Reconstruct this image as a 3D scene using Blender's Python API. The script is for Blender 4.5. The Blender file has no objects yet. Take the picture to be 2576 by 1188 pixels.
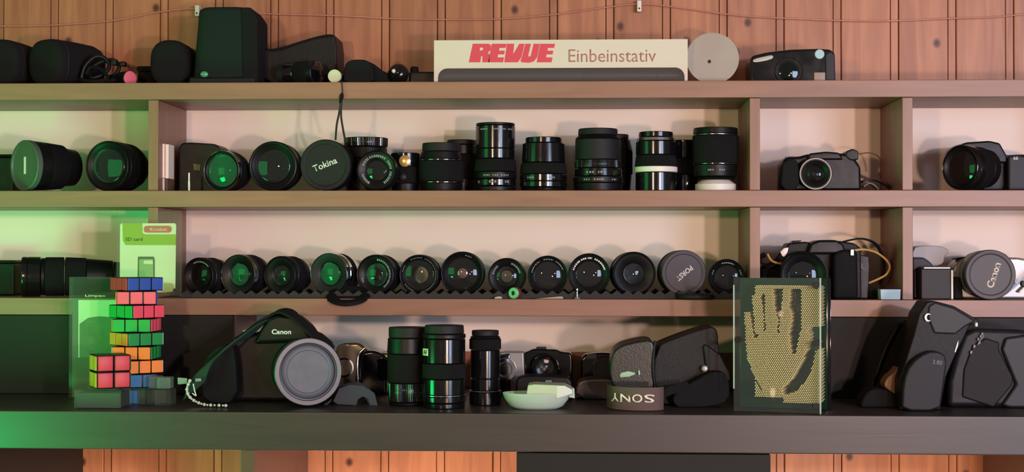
import bpy, bmesh, math, random
from mathutils import Vector, Matrix
random.seed(7)
PI = math.pi
C = bpy.context.scene.collection
SC = bpy.context.scene
# ------------------------------------------------------------------ camera
F = 3830.0
D = 2.25
CAM = Vector((0, -D, 1.4))
_f = Vector((-171 / F, 1, 43 / F)).normalized()
_r = _f.cross(Vector((0, 0, 1))).normalized()
_u = _r.cross(_f).normalized()
_rho = 0.0011
RT = (_r + _u * _rho).normalized()
UP = (_u - _r * _rho).normalized()
cd = bpy.data.cameras.new('camera'); cam = bpy.data.objects.new('camera', cd); C.objects.link(cam)
M4 = Matrix((RT, UP, -_f)).transposed().to_4x4(); M4.translation = CAM
cam.matrix_world = M4
cd.sensor_width = 36; cd.lens = F / 2576 * 36; cd.clip_start = 0.05
SC.camera = cam
# ------------------------------------------------------------------ world, lights, exposure
w = bpy.data.worlds.new('world'); SC.world = w; w.use_nodes = True
w.node_tree.nodes['Background'].inputs[0].default_value = (1.0, 0.80, 0.72, 1)
w.node_tree.nodes['Background'].inputs[1].default_value = 0.17
def lamp(name, kind, loc, power, col, size=0.05, size_y=None, look=None):
    l = bpy.data.lights.new(name, kind); l.energy = power; l.color = col
    if kind == 'AREA':
        l.shape = 'RECTANGLE'; l.size = size; l.size_y = size_y or size
    else: l.shadow_soft_size = size
    o = bpy.data.objects.new(name, l); C.objects.link(o); o.location = loc
    if look is not None:
        o.rotation_euler = (Vector(look) - Vector(loc)).to_track_quat('-Z', 'Y').to_euler()
    return o
lamp('ceiling_bulb_warm', 'POINT', (-0.75, -2.6, 1.66), 44, (1.0, 0.66, 0.38), 0.05)
lamp('ceiling_bulb_pale', 'POINT', (1.12, -2.7, 1.60), 80, (1.0, 0.78, 0.78), 0.045)
lamp('low_warm_lamp', 'POINT', (0.75, -2.7, 1.17), 74, (1.0, 0.66, 0.52), 0.06)
lamp('window_daylight', 'AREA', (1.85, -2.7, 1.50), 40, (0.56, 0.71, 1.0), 0.8, 1.1, (0.8, 0.1, 1.4))
lamp('green_led_low', 'AREA', (-1.06, -0.60, 1.04), 5.5, (0.0, 1.0, 0.20), 0.34, 0.26, (-0.55, -0.2, 1.14))
lamp('green_led_high', 'AREA', (-1.25, -0.80, 1.52), 1.9, (0.0, 1.0, 0.20), 0.55, 0.50, (-0.6, 0.1, 1.48))
lamp('under_counter_fill', 'POINT', (-0.55, -0.12, 0.76), 5, (1.0, 0.74, 0.52), 0.03)  # added unseen fill lights that brighten the pine below the counter
lamp('under_counter_fill', 'POINT', (-0.22, -0.12, 0.76), 12, (1.0, 0.73, 0.56), 0.03)
lamp('under_counter_fill', 'POINT', (0.44, -0.12, 0.76), 6, (1.0, 0.70, 0.50), 0.03)
SC.view_settings.view_transform = 'Standard'; SC.view_settings.look = 'None'
SC.view_settings.gamma = 1; SC.view_settings.use_curve_mapping = False
SC.view_settings.exposure = 0.18

# ------------------------------------------------------------------ pixel helper: point of the plane Y=const seen at px,py
def W(px, py, Y=0.0):
    d = _f + RT * ((px - 1288) / F) - UP * ((py - 594) / F)
    return CAM + d * ((Y - CAM.y) / d.y)
def mpp(Y): return (D + Y) / F
# ------------------------------------------------------------------ materials
def lin(c):
    return tuple(((v / 255) / 12.92 if v / 255 < .04045 else ((v / 255 + .055) / 1.055) ** 2.4) for v in c)
MATS = {}
def mat(name, col, rough=.5, metal=0, coat=0, bump=0, bscale=400, vary=0, vscale=30, trans=0, ior=1.5, alpha=1, spec=.5, emit=None):
    if name in MATS: return MATS[name]
    m = bpy.data.materials.new(name); m.use_nodes = True; nt = m.node_tree
    b = nt.nodes['Principled BSDF']; c = lin(col) + (1,)
    b.inputs['Base Color'].default_value = c
    b.inputs['Roughness'].default_value = rough; b.inputs['Metallic'].default_value = metal
    b.inputs['Coat Weight'].default_value = coat; b.inputs['Transmission Weight'].default_value = trans
    b.inputs['IOR'].default_value = ior; b.inputs['Alpha'].default_value = alpha
    b.inputs['Specular IOR Level'].default_value = spec
    tc = nt.nodes.new('ShaderNodeTexCoord')
    if vary:
        n = nt.nodes.new('ShaderNodeTexNoise'); n.inputs['Scale'].default_value = vscale; n.inputs['Detail'].default_value = 5
        nt.links.new(tc.outputs['Object'], n.inputs['Vector'])
        mx = nt.nodes.new('ShaderNodeMix'); mx.data_type = 'RGBA'
        nt.links.new(n.outputs['Fac'], mx.inputs[0])
        mx.inputs[6].default_value = tuple(min(1, v * (1 - vary)) for v in c[:3]) + (1,)
        mx.inputs[7].default_value = tuple(min(1, v * (1 + vary)) for v in c[:3]) + (1,)
        nt.links.new(mx.outputs[2], b.inputs['Base Color'])
        rr = nt.nodes.new('ShaderNodeMapRange'); rr.inputs[3].default_value = max(0, rough - .08); rr.inputs[4].default_value = min(1, rough + .08)
        nt.links.new(n.outputs['Fac'], rr.inputs[0]); nt.links.new(rr.outputs[0], b.inputs['Roughness'])
    if bump:
        n2 = nt.nodes.new('ShaderNodeTexNoise'); n2.inputs['Scale'].default_value = bscale
        nt.links.new(tc.outputs['Object'], n2.inputs['Vector'])
        bp = nt.nodes.new('ShaderNodeBump'); bp.inputs['Strength'].default_value = bump; bp.inputs['Distance'].default_value = .001
        nt.links.new(n2.outputs['Fac'], bp.inputs['Height']); nt.links.new(bp.outputs[0], b.inputs['Normal'])
    MATS[name] = m
    return m
def wood(name, dark, light, stretch, knots=False, rough=.5, randomize=0.0, coat=0):
    m = bpy.data.materials.new(name); m.use_nodes = True; nt = m.node_tree; b = nt.nodes['Principled BSDF']
    N = nt.nodes.new; L = nt.links.new
    tc = N('ShaderNodeTexCoord'); oi = N('ShaderNodeObjectInfo')
    mp = N('ShaderNodeMapping'); mp.inputs['Scale'].default_value = stretch
    cmb = N('ShaderNodeCombineXYZ'); mul = N('ShaderNodeMath'); mul.operation = 'MULTIPLY'; mul.inputs[1].default_value = 40
    L(oi.outputs['Random'], mul.inputs[0]); L(mul.outputs[0], cmb.inputs[0]); L(mul.outputs[0], cmb.inputs[2])
    L(tc.outputs['Object'], mp.inputs['Vector']); L(cmb.outputs[0], mp.inputs['Location'])
    n = N('ShaderNodeTexNoise'); n.inputs['Scale'].default_value = 6; n.inputs['Detail'].default_value = 8; n.inputs['Distortion'].default_value = .8
    L(mp.outputs[0], n.inputs['Vector'])
    cr = N('ShaderNodeValToRGB'); cr.color_ramp.elements[0].position = .3; cr.color_ramp.elements[1].position = .72
    cr.color_ramp.elements[0].color = lin(dark) + (1,); cr.color_ramp.elements[1].color = lin(light) + (1,)
    L(n.outputs['Fac'], cr.inputs[0]); out = cr.outputs[0]
    if randomize:
        mr = N('ShaderNodeMapRange'); mr.inputs[3].default_value = 1 - randomize; mr.inputs[4].default_value = 1 + randomize
        L(oi.outputs['Random'], mr.inputs[0])
        hs = N('ShaderNodeHueSaturation'); L(mr.outputs[0], hs.inputs['Value']); L(out, hs.inputs['Color']); out = hs.outputs[0]
    if knots:
        ad = N('ShaderNodeVectorMath'); L(tc.outputs['Object'], ad.inputs[0]); L(cmb.outputs[0], ad.inputs[1])
        sc = N('ShaderNodeMapping'); sc.inputs['Scale'].default_value = (1, .8, 1)
        sp = N('ShaderNodeSeparateXYZ'); cx2 = N('ShaderNodeCombineXYZ'); L(ad.outputs[0], sp.inputs[0]); L(sp.outputs[0], cx2.inputs[0]); L(sp.outputs[2], cx2.inputs[1]); L(cx2.outputs[0], sc.inputs['Vector'])
        v = N('ShaderNodeTexVoronoi'); v.voronoi_dimensions = '2D'; v.inputs['Scale'].default_value = 8; v.inputs['Randomness'].default_value = 1
        L(sc.outputs[0], v.inputs['Vector'])
        kr = N('ShaderNodeValToRGB'); kr.color_ramp.elements[0].position = .022; kr.color_ramp.elements[1].position = .062
        kr.color_ramp.elements[0].color = (1, 1, 1, 1); kr.color_ramp.elements[1].color = (0, 0, 0, 1)
        L(v.outputs['Distance'], kr.inputs[0])
        mx = N('ShaderNodeMix'); mx.data_type = 'RGBA'; L(kr.outputs[0], mx.inputs[0]); L(out, mx.inputs[6])
        mx.inputs[7].default_value = lin((70, 35, 22)) + (1,); out = mx.outputs[2]
    L(out, b.inputs['Base Color']); b.inputs['Roughness'].default_value = rough; b.inputs['Coat Weight'].default_value = coat
    bp = N('ShaderNodeBump'); bp.inputs['Strength'].default_value = .15; bp.inputs['Distance'].default_value = .001
    L(n.outputs['Fac'], bp.inputs['Height']); L(bp.outputs[0], b.inputs['Normal'])
    return m
PINE = wood('knotty_pine', (152, 96, 66), (188, 128, 90), (9, 9, .7), True, .45, .13)
PINE_T = wood('pine_tongue', (144, 92, 66), (170, 114, 82), (9, 9, .7), False, .45, .08)
SHELF = wood('shelf_veneer', (132, 92, 74), (150, 106, 86), (.8, 8, 10), False, .42)
DIVM = wood('divider_veneer', (130, 90, 72), (146, 103, 83), (9, 9, .8), False, .42)
COUNT = wood('counter_laminate', (46, 40, 39), (54, 47, 45), (.8, 8, 10), False, .42)
RAIL = wood('reddish_rail_wood', (140, 74, 50), (165, 92, 64), (.8, 8, 10), False, .5)
CREAM = mat('cream_painted_board', (236, 220, 206), .75, vary=.04, vscale=4)
DARKP = mat('dark_cupboard_panel', (20, 17, 17), .6, spec=.3, vary=.08, vscale=8)
BROWNP = mat('brown_support_panel', (86, 58, 48), .5, vary=.08, vscale=12)
BLK = mat('black_plastic', (15, 15, 17), .42, spec=.25, vary=.12, vscale=60)
BLKG = mat('black_gloss', (14, 14, 16), .15, vary=.1, vscale=50)
BLKM = mat('black_matte_cap', (26, 26, 29), .62, spec=.3, bump=.15, bscale=900)
RUB = mat('black_rubber', (15, 15, 16), .75, spec=.18, bump=.2, bscale=900)
FAB = mat('black_fabric', (27, 27, 28), .95, spec=.15, bump=.6, bscale=1400)
LEATH = mat('black_leather', (16, 16, 18), .5, spec=.28, bump=.5, bscale=700)
STRAPG = mat('grey_strap_webbing', (58, 64, 70), .9, bump=.5, bscale=1500)
GREYP = mat('grey_plastic_cap', (74, 78, 90), .5, vary=.05, vscale=60)
DGREY = mat('dark_grey_plastic', (32, 32, 36), .5, spec=.3)
SIL = mat('silver_metal', (196, 196, 196), .22, 1)
SILP = mat('silver_paint', (150, 147, 143), .35, .35)
CHROME = mat('chrome', (225, 225, 225), .08, 1)
WHITE = mat('white_plastic', (224, 220, 208), .45)
PRINT = mat('white_print', (214, 214, 210), .6)
GPRINT = mat('grey_print', (130, 130, 134), .6)
GLASS = mat('lens_glass', (235, 238, 240), .01, trans=1, ior=1.45)
DEEP = mat('inner_barrel_black', (14, 14, 16), .45)
COAT_P = mat('coated_element_purple', (22, 14, 18), .08)
COAT_G = mat('coated_element_green', (10, 20, 17), .06)
COAT_R = mat('coated_element_rose', (190, 138, 132), .12, .6)
COAT_A = mat('coated_element_amber', (40, 30, 26), .06)
COAT_B = mat('coated_element_blue', (10, 12, 18), .06)
CLEAR = mat('clear_acrylic', (240, 246, 242), .03, trans=1, ior=1.06)
FILM = mat('clear_blister_film', (130, 145, 128), .08, alpha=.08, spec=.6)
ACRY = mat('thin_acrylic_sheet', (225, 235, 230), .05, alpha=.02, spec=.5)
# ------------------------------------------------------------------ object helpers
def finish(o, T):
    if T is not None: o.parent = T
    return o
def link_bm(name, bm, m, T=None, org=None, smooth=40, wn=False):
    me = bpy.data.meshes.new(name)
    if org is None: org = T.location if T is not None else Vector((0, 0, 0))
    g = getattr(T, 'parent', None)
    base = Vector(org)
    bmesh.ops.recalc_face_normals(bm, faces=bm.faces)
    for v in bm.verts: v.co -= base
    bm.to_mesh(me); bm.free()
    if smooth:
        me.polygons.foreach_set('use_smooth', [True] * len(me.polygons))
        me.set_sharp_from_angle(angle=math.radians(smooth))
    for mm in (m if isinstance(m, (list, tuple)) else [m]): me.materials.append(mm)
    o = bpy.data.objects.new(name, me); C.objects.link(o)
    if wn:
        md = o.modifiers.new('wn', 'WEIGHTED_NORMAL'); md.keep_sharp = True; md.weight = 90
    if T is not None: o.parent = T
    return o
def sub(parent_part, o):      # make o (built under same thing origin) a sub-part
    o.parent = parent_part
    return o
def thing(name, label, cat, loc, group=None):
    o = bpy.data.objects.new(name, None); C.objects.link(o); o.location = loc
    o.empty_display_size = .02
    o['label'] = label; o['category'] = cat
    if group: o['group'] = group
    return o
def box_bm(x0, x1, y0, y1, z0, z1, bev=0, seg=2, bm=None):
    bm2 = bmesh.new()
    bmesh.ops.create_cube(bm2, size=1)
    for v in bm2.verts:
        v.co = Vector(((x0 + x1) / 2 + v.co.x * (x1 - x0), (y0 + y1) / 2 + v.co.y * (y1 - y0), (z0 + z1) / 2 + v.co.z * (z1 - z0)))
    if bev: bmesh.ops.bevel(bm2, geom=bm2.edges[:], offset=bev, segments=seg, profile=.5, affect='EDGES', clamp_overlap=True)
    return bm2
def box(T, part, x0, x1, y0, y1, z0, z1, m, bev=.001, seg=2):
    return link_bm(part, box_bm(x0, x1, y0, y1, z0, z1, bev, seg), m, T, smooth=40 if bev else 0, wn=bool(bev))
def pbox(T, part, px0, py0, px1, py1, Y0, Y1, m, bev=.001, seg=2):   # box whose front face (plane Y0) covers the pixel rectangle
    a = W(px0, py1, Y0); b = W(px1, py0, Y0)
    zb_ = T.location.z + .0002
    if T.name.split('.')[0] not in ('card_package', 'strobe_case') and abs(a.z - zb_) < .010: a.z = zb_
    return box(T, part, a.x, b.x, Y0, Y1, a.z, b.z, m, bev, seg)
def poly_bm(pts, Y0, Y1, bev=0, seg=2, rot=None):
    bm = bmesh.new()
    fv = [bm.verts.new((p[0], Y0, p[1])) for p in pts]; bv = [bm.verts.new((p[0], Y1, p[1])) for p in pts]
    n = len(pts)
    bm.faces.new(fv); bm.faces.new(bv[::-1])
    for i in range(n): bm.faces.new((fv[i], bv[i], bv[(i + 1) % n], fv[(i + 1) % n]))
    bmesh.ops.recalc_face_normals(bm, faces=bm.faces)
    if bev: bmesh.ops.bevel(bm, geom=bm.edges[:], offset=bev, segments=seg, profile=.5, affect='EDGES', clamp_overlap=True)
    return bm
def smooth_poly(pts, it=1):
    for _ in range(it):
        q = []
        for i in range(len(pts)):
            a = pts[i]; b = pts[(i + 1) % len(pts)]
            q.append((a[0] * .75 + b[0] * .25, a[1] * .75 + b[1] * .25)); q.append((a[0] * .25 + b[0] * .75, a[1] * .25 + b[1] * .75))
        pts = q
    return pts
def prism(T, part, pix, Y0, Y1, m, bev=.002, seg=2, sm=0, rotz=0):
    if sm: pix = smooth_poly(pix, sm)
    pts = []
    ymax = max(p[1] for p in pix); zb_ = T.location.z + .0002
    snap = T.name.split('.')[0] not in ('card_package', 'puzzle_tower') and part != 'handle_tab'
    for p in pix:
        q = W(p[0], p[1], Y0); z = q.z
        if snap and p[1] > ymax - 4 and abs(z - zb_) < .012: z = zb_
        pts.append((q.x, max(z, zb_) if snap else z))
    bm = poly_bm(pts, Y0, Y1, bev, seg)
    if rotz:
        cx = sum(p[0] for p in pts) / len(pts); cy = Y0
        bmesh.ops.rotate(bm, cent=(cx, cy, 0), matrix=Matrix.Rotation(rotz, 3, 'Z'), verts=bm.verts)
    return link_bm(part, bm, m, T, wn=True)
def lathe_bm(O, R, prof, seg=40, ribs=0, depth=0.0, sx=1.0):
    """prof: list of (r, t[, ribflag]); t runs along R*z from O"""
    bm = bmesh.new()
    n = seg if not ribs else ribs * 4
    rings = []
    for p in prof:
        r, t = p[0], p[1]; rb = ribs and len(p) > 2 and p[2]
        if r < 1e-6:
            rings.append([bm.verts.new(O + R @ Vector((0, 0, t)))]); continue
        ring = []
        for i in range(n):
            a = 2 * PI * i / n; rr = r
            if rb and i % 4 in (2, 3): rr = r - depth
            ring.append(bm.verts.new(O + R @ Vector((rr * math.cos(a) * sx, rr * math.sin(a), t))))
        rings.append(ring)
    for a, b in zip(rings, rings[1:]):
        if len(a) == 1 and len(b) == 1: continue
        for i in range(n):
            j = (i + 1) % n
            if len(a) == 1: bm.faces.new((a[0], b[i], b[j]))
            elif len(b) == 1: bm.faces.new((a[i], b[0], a[j]))
            else: bm.faces.new((a[i], b[i], b[j], a[j]))
    return bm
def lathe(T, part, O, R, prof, m, seg=40, ribs=0, depth=0.0, smooth=35, sx=1.0):
    return link_bm(part, lathe_bm(O, R, prof, seg, ribs, depth, sx), m, T, smooth=smooth)
def ring_prof(t0, t1, r0, r1, ch=.0008, rib=False, inner=0):
    s = 1 if t1 > t0 else -1
    c = min(ch, abs(t1 - t0) / 3)
    return [(inner, t0), (r0 - c, t0), (r0, t0 + s * c, rib), (r1, t1 - s * c, rib), (r1 - c, t1), (inner, t1)] + ([(inner, t0)] if inner else [])
def axisR(v): return Vector(v).normalized().to_track_quat('Z', 'Y').to_matrix()
UPR = Matrix.Identity(3)
def catmull(pts, k=6):
    P = [Vector(p) for p in pts]; out = []
    for i in range(len(P) - 1):
        a = P[max(i - 1, 0)]; b = P[i]; c = P[i + 1]; d = P[min(i + 2, len(P) - 1)]
        for j in range(k):
            t = j / k
            out.append(.5 * ((2 * b) + (c - a) * t + (2 * a - 5 * b + 4 * c - d) * t * t + (3 * b - a - 3 * c + d) * t ** 3))
    out.append(P[-1]); return out
def clampz(T, bm):
    if T.name.split('.')[0] in ('wrist_cord', 'clear_cable', 'card_package'): return
    for v in bm.verts: v.co.z = max(v.co.z, T.location.z + .0003)
def tube(T, part, pts, r, m, k=6, seg=8):
    P = catmull(pts, k); bm = bmesh.new(); rings = []
    ref = Vector((0.1, 1, 0.05)).normalized()
    for i, p in enumerate(P):
        t = (P[min(i + 1, len(P) - 1)] - P[max(i - 1, 0)]).normalized()
        a = t.cross(ref).normalized(); b = t.cross(a).normalized()
        rings.append([bm.verts.new(p + (a * math.cos(2 * PI * j / seg) + b * math.sin(2 * PI * j / seg)) * r) for j in range(seg)])
    for x, y in zip(rings, rings[1:]):
        for j in range(seg): bm.faces.new((x[j], x[(j + 1) % seg], y[(j + 1) % seg], y[j]))
    bm.faces.new(rings[0]); bm.faces.new(rings[-1])
    clampz(T, bm)
    return link_bm(part, bm, m, T, smooth=60)
def ptube(T, part, pix, r, m, k=6): return tube(T, part, [W(*p) for p in pix], r, m, k)
def ribbon(T, part, pts, wv, th, m, k=6):
    P = catmull(pts, k); wv = Vector(wv); bm = bmesh.new(); rows = []
    for i, p in enumerate(P):
        t = (P[min(i + 1, len(P) - 1)] - P[max(i - 1, 0)]).normalized()
        n = t.cross(wv).normalized() * th / 2
        rows.append([bm.verts.new(p + wv / 2 + n), bm.verts.new(p - wv / 2 + n), bm.verts.new(p - wv / 2 - n), bm.verts.new(p + wv / 2 - n)])
    for a, b in zip(rows, rows[1:]):
        for j in range(4): bm.faces.new((a[j], a[(j + 1) % 4], b[(j + 1) % 4], b[j]))
    bm.faces.new(rows[0]); bm.faces.new(rows[-1])
    clampz(T, bm)
    return link_bm(part, bm, m, T)
def text(T, part, s, center, height, m, ang=0, R=None, bold=0.0, shear=0, width=None, ext=.0002, space=1.0):
    """lettering centred at a point, facing -Y unless R (columns right, up, normal) is given"""
    cu = bpy.data.curves.new('t', 'FONT'); cu.body = s; cu.size = 1; cu.extrude = 0.0; cu.offset = bold; cu.shear = shear
    cu.space_character = space; cu.resolution_u = 3
    o = bpy.data.objects.new('t', cu); C.objects.link(o)
    me = bpy.data.meshes.new_from_object(o)
    bpy.data.objects.remove(o)
    xs = [v.co.x for v in me.vertices]; ys = [v.co.y for v in me.vertices]
    cx, cy = (min(xs) + max(xs)) / 2, (min(ys) + max(ys)) / 2
    k = height / (max(ys) - min(ys)); kx = k if width is None else width / (max(xs) - min(xs))
    if R is None: R = Matrix(((1, 0, 0), (0, 0, -1), (0, 1, 0)))   # text x->X, y->Z, z->-Y
    Ra = Matrix.Rotation(ang, 3, 'Z')
    bm = bmesh.new(); bm.from_mesh(me); bpy.data.meshes.remove(me)
    for v in bm.verts:
        v.co = Vector(center) + R @ (Ra @ Vector(((v.co.x - cx) * kx, (v.co.y - cy) * k, 0)))
    # give the print a little thickness
    r = bmesh.ops.extrude_face_region(bm, geom=bm.faces[:])
    nrm = R @ Vector((0, 0, 1))
    for v in [g for g in r['geom'] if isinstance(g, bmesh.types.BMVert)]: v.co += nrm * ext
    return link_bm(part, bm, m, T, smooth=0)
def RY(yaw=0, pitch=0):      # text frame facing the viewer, turned by yaw around Z
    return Matrix.Rotation(yaw, 3, 'Z') @ Matrix(((1, 0, 0), (0, 0, -1), (0, 1, 0)))
def arc_marks(T, part, O, R, r0, r1, t, arcs, m, th=.0003):
    """printed characters round a lens ring: arcs = (deg from, deg to); broken into short strokes"""
    bm = bmesh.new()
    for a0, a1 in arcs:
        a = a0
        while a < a1:
            wdt = random.uniform(3.2, 6.5)
            e = min(a + wdt, a1)
            q = []
            for tt in (t, t - th):
                for (rr, aa) in ((r0, a), (r1, a), (r1, e), (r0, e)):
                    x = math.radians(aa); q.append(bm.verts.new(O + R @ Vector((rr * math.cos(x), rr * math.sin(x), tt))))
            bm.faces.new(q[:4]); bm.faces.new(q[4:])
            for i in range(4): bm.faces.new((q[i], q[(i + 1) % 4], q[4 + (i + 1) % 4], q[4 + i]))
            a = e + random.uniform(1.6, 3.4)
    return link_bm(part, bm, m, T, smooth=0)

# ================================================================== SETTING
def Z(py, Y=0.0, px=1459): return W(px, py, Y).z
def X(px, Y=0.0, py=637): return W(px, py, Y).x
zS1t, zS1b = Z(204), Z(247); zS2t, zS2b = Z(479), Z(521); zS3t, zS3b = Z(753), Z(796)
YC = -.24
zCt, zCb = Z(1042, YC), Z(1139, YC)
YB = .176
XL, XR = -1.25, 1.05
# pine plank wall
wall = bpy.data.objects.new('wall_back', None); C.objects.link(wall); wall['kind'] = 'structure'
wall.location = (0, .19, zCb - .25)
xa, xb = X(412, .186), X(2540, .186); pitch = (xb - xa) / 15
def plank_me():
    zt = 1.4 + .75; zb = zCb - .25; h = zt - zb
    fw = pitch - .0135
    prof = [(-fw / 2, .013), (-fw / 2, .0010), (-fw / 2 + .0012, 0), (fw / 2 - .0010, 0), (fw / 2, .0010), (fw / 2, .009), (fw / 2 + .0014, .009), (fw / 2 + .0014, .0018), (fw / 2 + .0122, .0018), (fw / 2 + .0122, .013)]
    bm = bmesh.new()
    a = [bm.verts.new((x, y, 0)) for x, y in prof]; b = [bm.verts.new((x, y, h)) for x, y in prof]
    n = len(prof)
    for i in range(n): bm.faces.new((a[i], a[(i + 1) % n], b[(i + 1) % n], b[i]))
    bm.faces.new(a); bm.faces.new(b[::-1]); bmesh.ops.recalc_face_normals(bm, faces=bm.faces)
    me = bpy.data.meshes.new('plank'); bm.to_mesh(me); bm.free(); me.materials.append(PINE); return me
pm = plank_me()
k0 = math.floor((XL - xa) / pitch) - 1; k1 = math.ceil((XR - xa) / pitch) + 1
for k in range(k0, k1):
    o = bpy.data.objects.new('plank', pm); C.objects.link(o); o.parent = wall
    o.location = (xa + (k + .5) * pitch, -.008, 0)
o = bpy.data.objects.new('backing', None)
bpy.data.objects.remove(o)
bk = link_bm('trim_1', box_bm(XL - .1, XR + .1, .196, .21, zCb - .25, 2.15), mat('dark_backing', (60, 36, 26), .8), None, smooth=0); bk['kind'] = 'structure'

# shelving unit
U = thing('shelving_unit', 'long brown wood-veneer shelving unit with cream back panels in front of the pine wall', 'shelf', (0, .1, zS3b))
for zt, zb in ((zS1t, zS1b), (zS2t, zS2b), (zS3t, zS3b)):
    box(U, 'shelf_board', XL, XR, 0, YB - .001, zb, zt, SHELF, .0012)
dv = [(370, 395), (1887, 1913), (2272, 2298)]
for a, b in dv:
    for zt, zb in ((zS1b, zS2t), (zS2b, zS3t)):
        box(U, 'divider', X(a), X(b), .004, YB - .007, zb + .0003, zt - .0003, DIVM, .0008)
for a, b in ((-330, -304), (2790, 2816)):
    for zt, zb in ((zS1b, zS2t), (zS2b, zS3t)):
        box(U, 'divider', X(a), X(b), .004, YB - .007, zb + .0003, zt - .0003, DIVM, .0008)
xs = [XL] + [X((a + b) / 2) for a, b in dv] + [XR]
for a, b in zip(xs, xs[1:]):
    box(U, 'back_panel', a + .0008, b - .0008, YB - .006, YB - .001, zS2b + .0003 - (zS2b - zS2t) , zS1b - .0003, CREAM, 0)
    box(U, 'back_panel', a + .0008, b - .0008, YB - .006, YB - .001, zS3t + .0003, zS2b - .0003, CREAM, 0)
box(U, 'back_panel', X(585), X(1880), YB - .006, YB - .001, zCt + .001, zS3b - .0003, CREAM, 0)
# closed cupboards under the third shelf, left and right of the open bay
for a, b in ((XL, X(585)), (X(1880), XR)):
    box(U, 'cupboard_panel', a, b, .0, .016, zCt + .0005, zS3b - .0005, DARKP, .001)
for px, s in ((585, -1), (1880, 1)):
    x = X(px); box(U, 'cupboard_side', min(x, x + s * .014), max(x, x + s * .014), .0165, YB - .0065, zCt + .0005, zS3b - .0005, DIVM, .0006)
# reddish rail at the back of the open bay
r0 = W(600, 884, .150)
box(U, 'back_rail', X(585) + .001, X(1880) - .001, .152, .1685, zCt + .0005, r0.z, RAIL, .001)

# counter
K = thing('counter', 'dark brown laminate counter with a thick front edge running under the shelves', 'counter', (0, -.05, zCb))
box(K, 'worktop', XL, XR, YC, YB, zCb, zCt, COUNT, .0018)
zf = zCb - .24
def sup(px, m1, m2=None):
    x1 = X(px[1], -.23); x0 = X(px[0], -.23)
    box(K, 'support_panel', x0, x1, -.228, .175, zf, zCb - .0003, m1, .001)
sup((-90, -34), DARKP); sup((606, 641), BROWNP); sup((2677, 2730), BROWNP)  # left support is brown too; its shade is put in as dark colour
box(K, 'cabinet_door', X(1300, -.225), X(1938, -.225), -.225, -.207, zf, zCb - .003, DARKP, .001)
for a in (1300, 1918): box(K, 'cabinet_side', X(a, -.22), X(a + 18, -.22), -.2065, .175, zf, zCb - .0003, DARKP, .0006)
sh = link_bm('floor', box_bm(-2.5, 2.5, -3.2, .25, -.02, 0.0), mat('floor_boards_brown', (110, 80, 60), .6, vary=.15, vscale=3), None, smooth=0); sh['kind'] = 'structure'

# thin clear cable pinned to the wall
T = thing('clear_cable', 'thin clear cable sagging along the top of the pine wall', 'cable', W(1200, 45, .172))
ptube(T, 'cable', [(-20, 66, .17), (120, 64, .17), (280, 52, .17), (400, 30, .17), (497, 22, .17), (560, 30, .17), (640, 34, .17), (860, 40, .17), (1000, 47, .17), (1220, 49, .17), (1380, 38, .17), (1500, 22, .17), (1608, 10, .17), (1700, 18, .17), (1850, 38, .17), (2000, 47, .17), (2200, 53, .17), (2400, 46, .17), (2500, 43, .17), (2600, 33, .17)], .0011, mat('clear_pink_cable', (214, 150, 130), .15, alpha=.55))
for px, py, lb in ((497, 28, 'small white cable clip on the wall above the tall dark green pouch'), (1608, 16, 'small white cable clip with a nail hole above the right half of the cardboard box')):
    T = thing('cable_clip', lb, 'clip', W(px, py, .18), 'cable clips on the pine wall')
    a = W(px, py, .17)
    box(T, 'clip_body', a.x - .0035, a.x + .0035, .1655, .1815, a.z - .009, a.z + .009, WHITE, .0012)
    lathe(T, 'nail', Vector((a.x, .1645, a.z - .004)), axisR((0, 1, 0)), [(0, 0), (.0014, 0), (.0014, .002), (0, .002)], DEEP, 10)

# ================================================================== LENS BUILDERS
def lens_front(T, O, R, r, coat=COAT_P, marks=None, rim=BLK, rimw=.10, gr=.66, through=0, mcol=GPRINT, deep=.012, bulge=.004, ringm=BLK):
    """front end of a lens: O at the front centre, t grows backwards along R.z"""
    ri = r * (1 - rimw); g = r * gr
    sa = lathe(T, 'front_rim', O, R, [(ri, .009), (r - .001, .009), (r, .008), (r, .0022), (r - (r - ri) * .2, .0006), (r - (r - ri) * .5, 0), (ri + (r - ri) * .2, .0005), (ri, .0018), (ri, .009)], rim, 48)
    lathe(T, 'name_ring', O, R, [(ri - .0002, .0085), (ri - .0002, .0026), (g + .0014, .0052), (g + .0004, .0062), (g + .0004, .0085), (ri - .0002, .0085)], ringm, 48)
    if marks:
        arc_marks(T, 'lettering', O, R, g + (ri - g) * .30, g + (ri - g) * .62, .0036, marks, mcol)
    cup = lathe(T, 'inner_barrel', O, R, [(g + .0003, .0065), (g * .93, .008), (g * .90, .0082), (g * .72, .0082 + deep * .45), (g * .68, .0082 + deep * .5), (g * .5, .0082 + deep)] + ([(g * .5, .0095 + deep)] if through else [(0, .0082 + deep)]), DEEP, 40)
    sub(T, cup)
    if not through: lathe(T, 'rear_element', O, R, [(g * .49, .0078 + deep), (g * .40, .0072 + deep - bulge * .4), (g * .22, .0072 + deep - bulge * .8), (0, .0072 + deep - bulge)], coat, 32, smooth=80)
    n = 7; pr = []
    for i in range(n + 1):
        a = i / n; pr.append((g * a, .0068 - bulge * (1 - a * a)))
    back = [(g * (1 - i / 4), .0072 - bulge * .35 * (1 - (1 - i / 4) ** 2)) for i in range(5)]
    lathe(T, 'front_glass', O, R, pr + back, GLASS, 40, smooth=80)
def sections(T, O, R, secs, inner=0):
    for s in secs:
        part, t0, t1, ra, rb, m = s[:6]; ribs = s[6] if len(s) > 6 else 0
        lathe(T, part, O, R, ring_prof(t0, t1, ra, rb, rib=bool(ribs), ch=.0009, inner=inner), m, 48, ribs, .0004 if ribs else 0, smooth=30)
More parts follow.
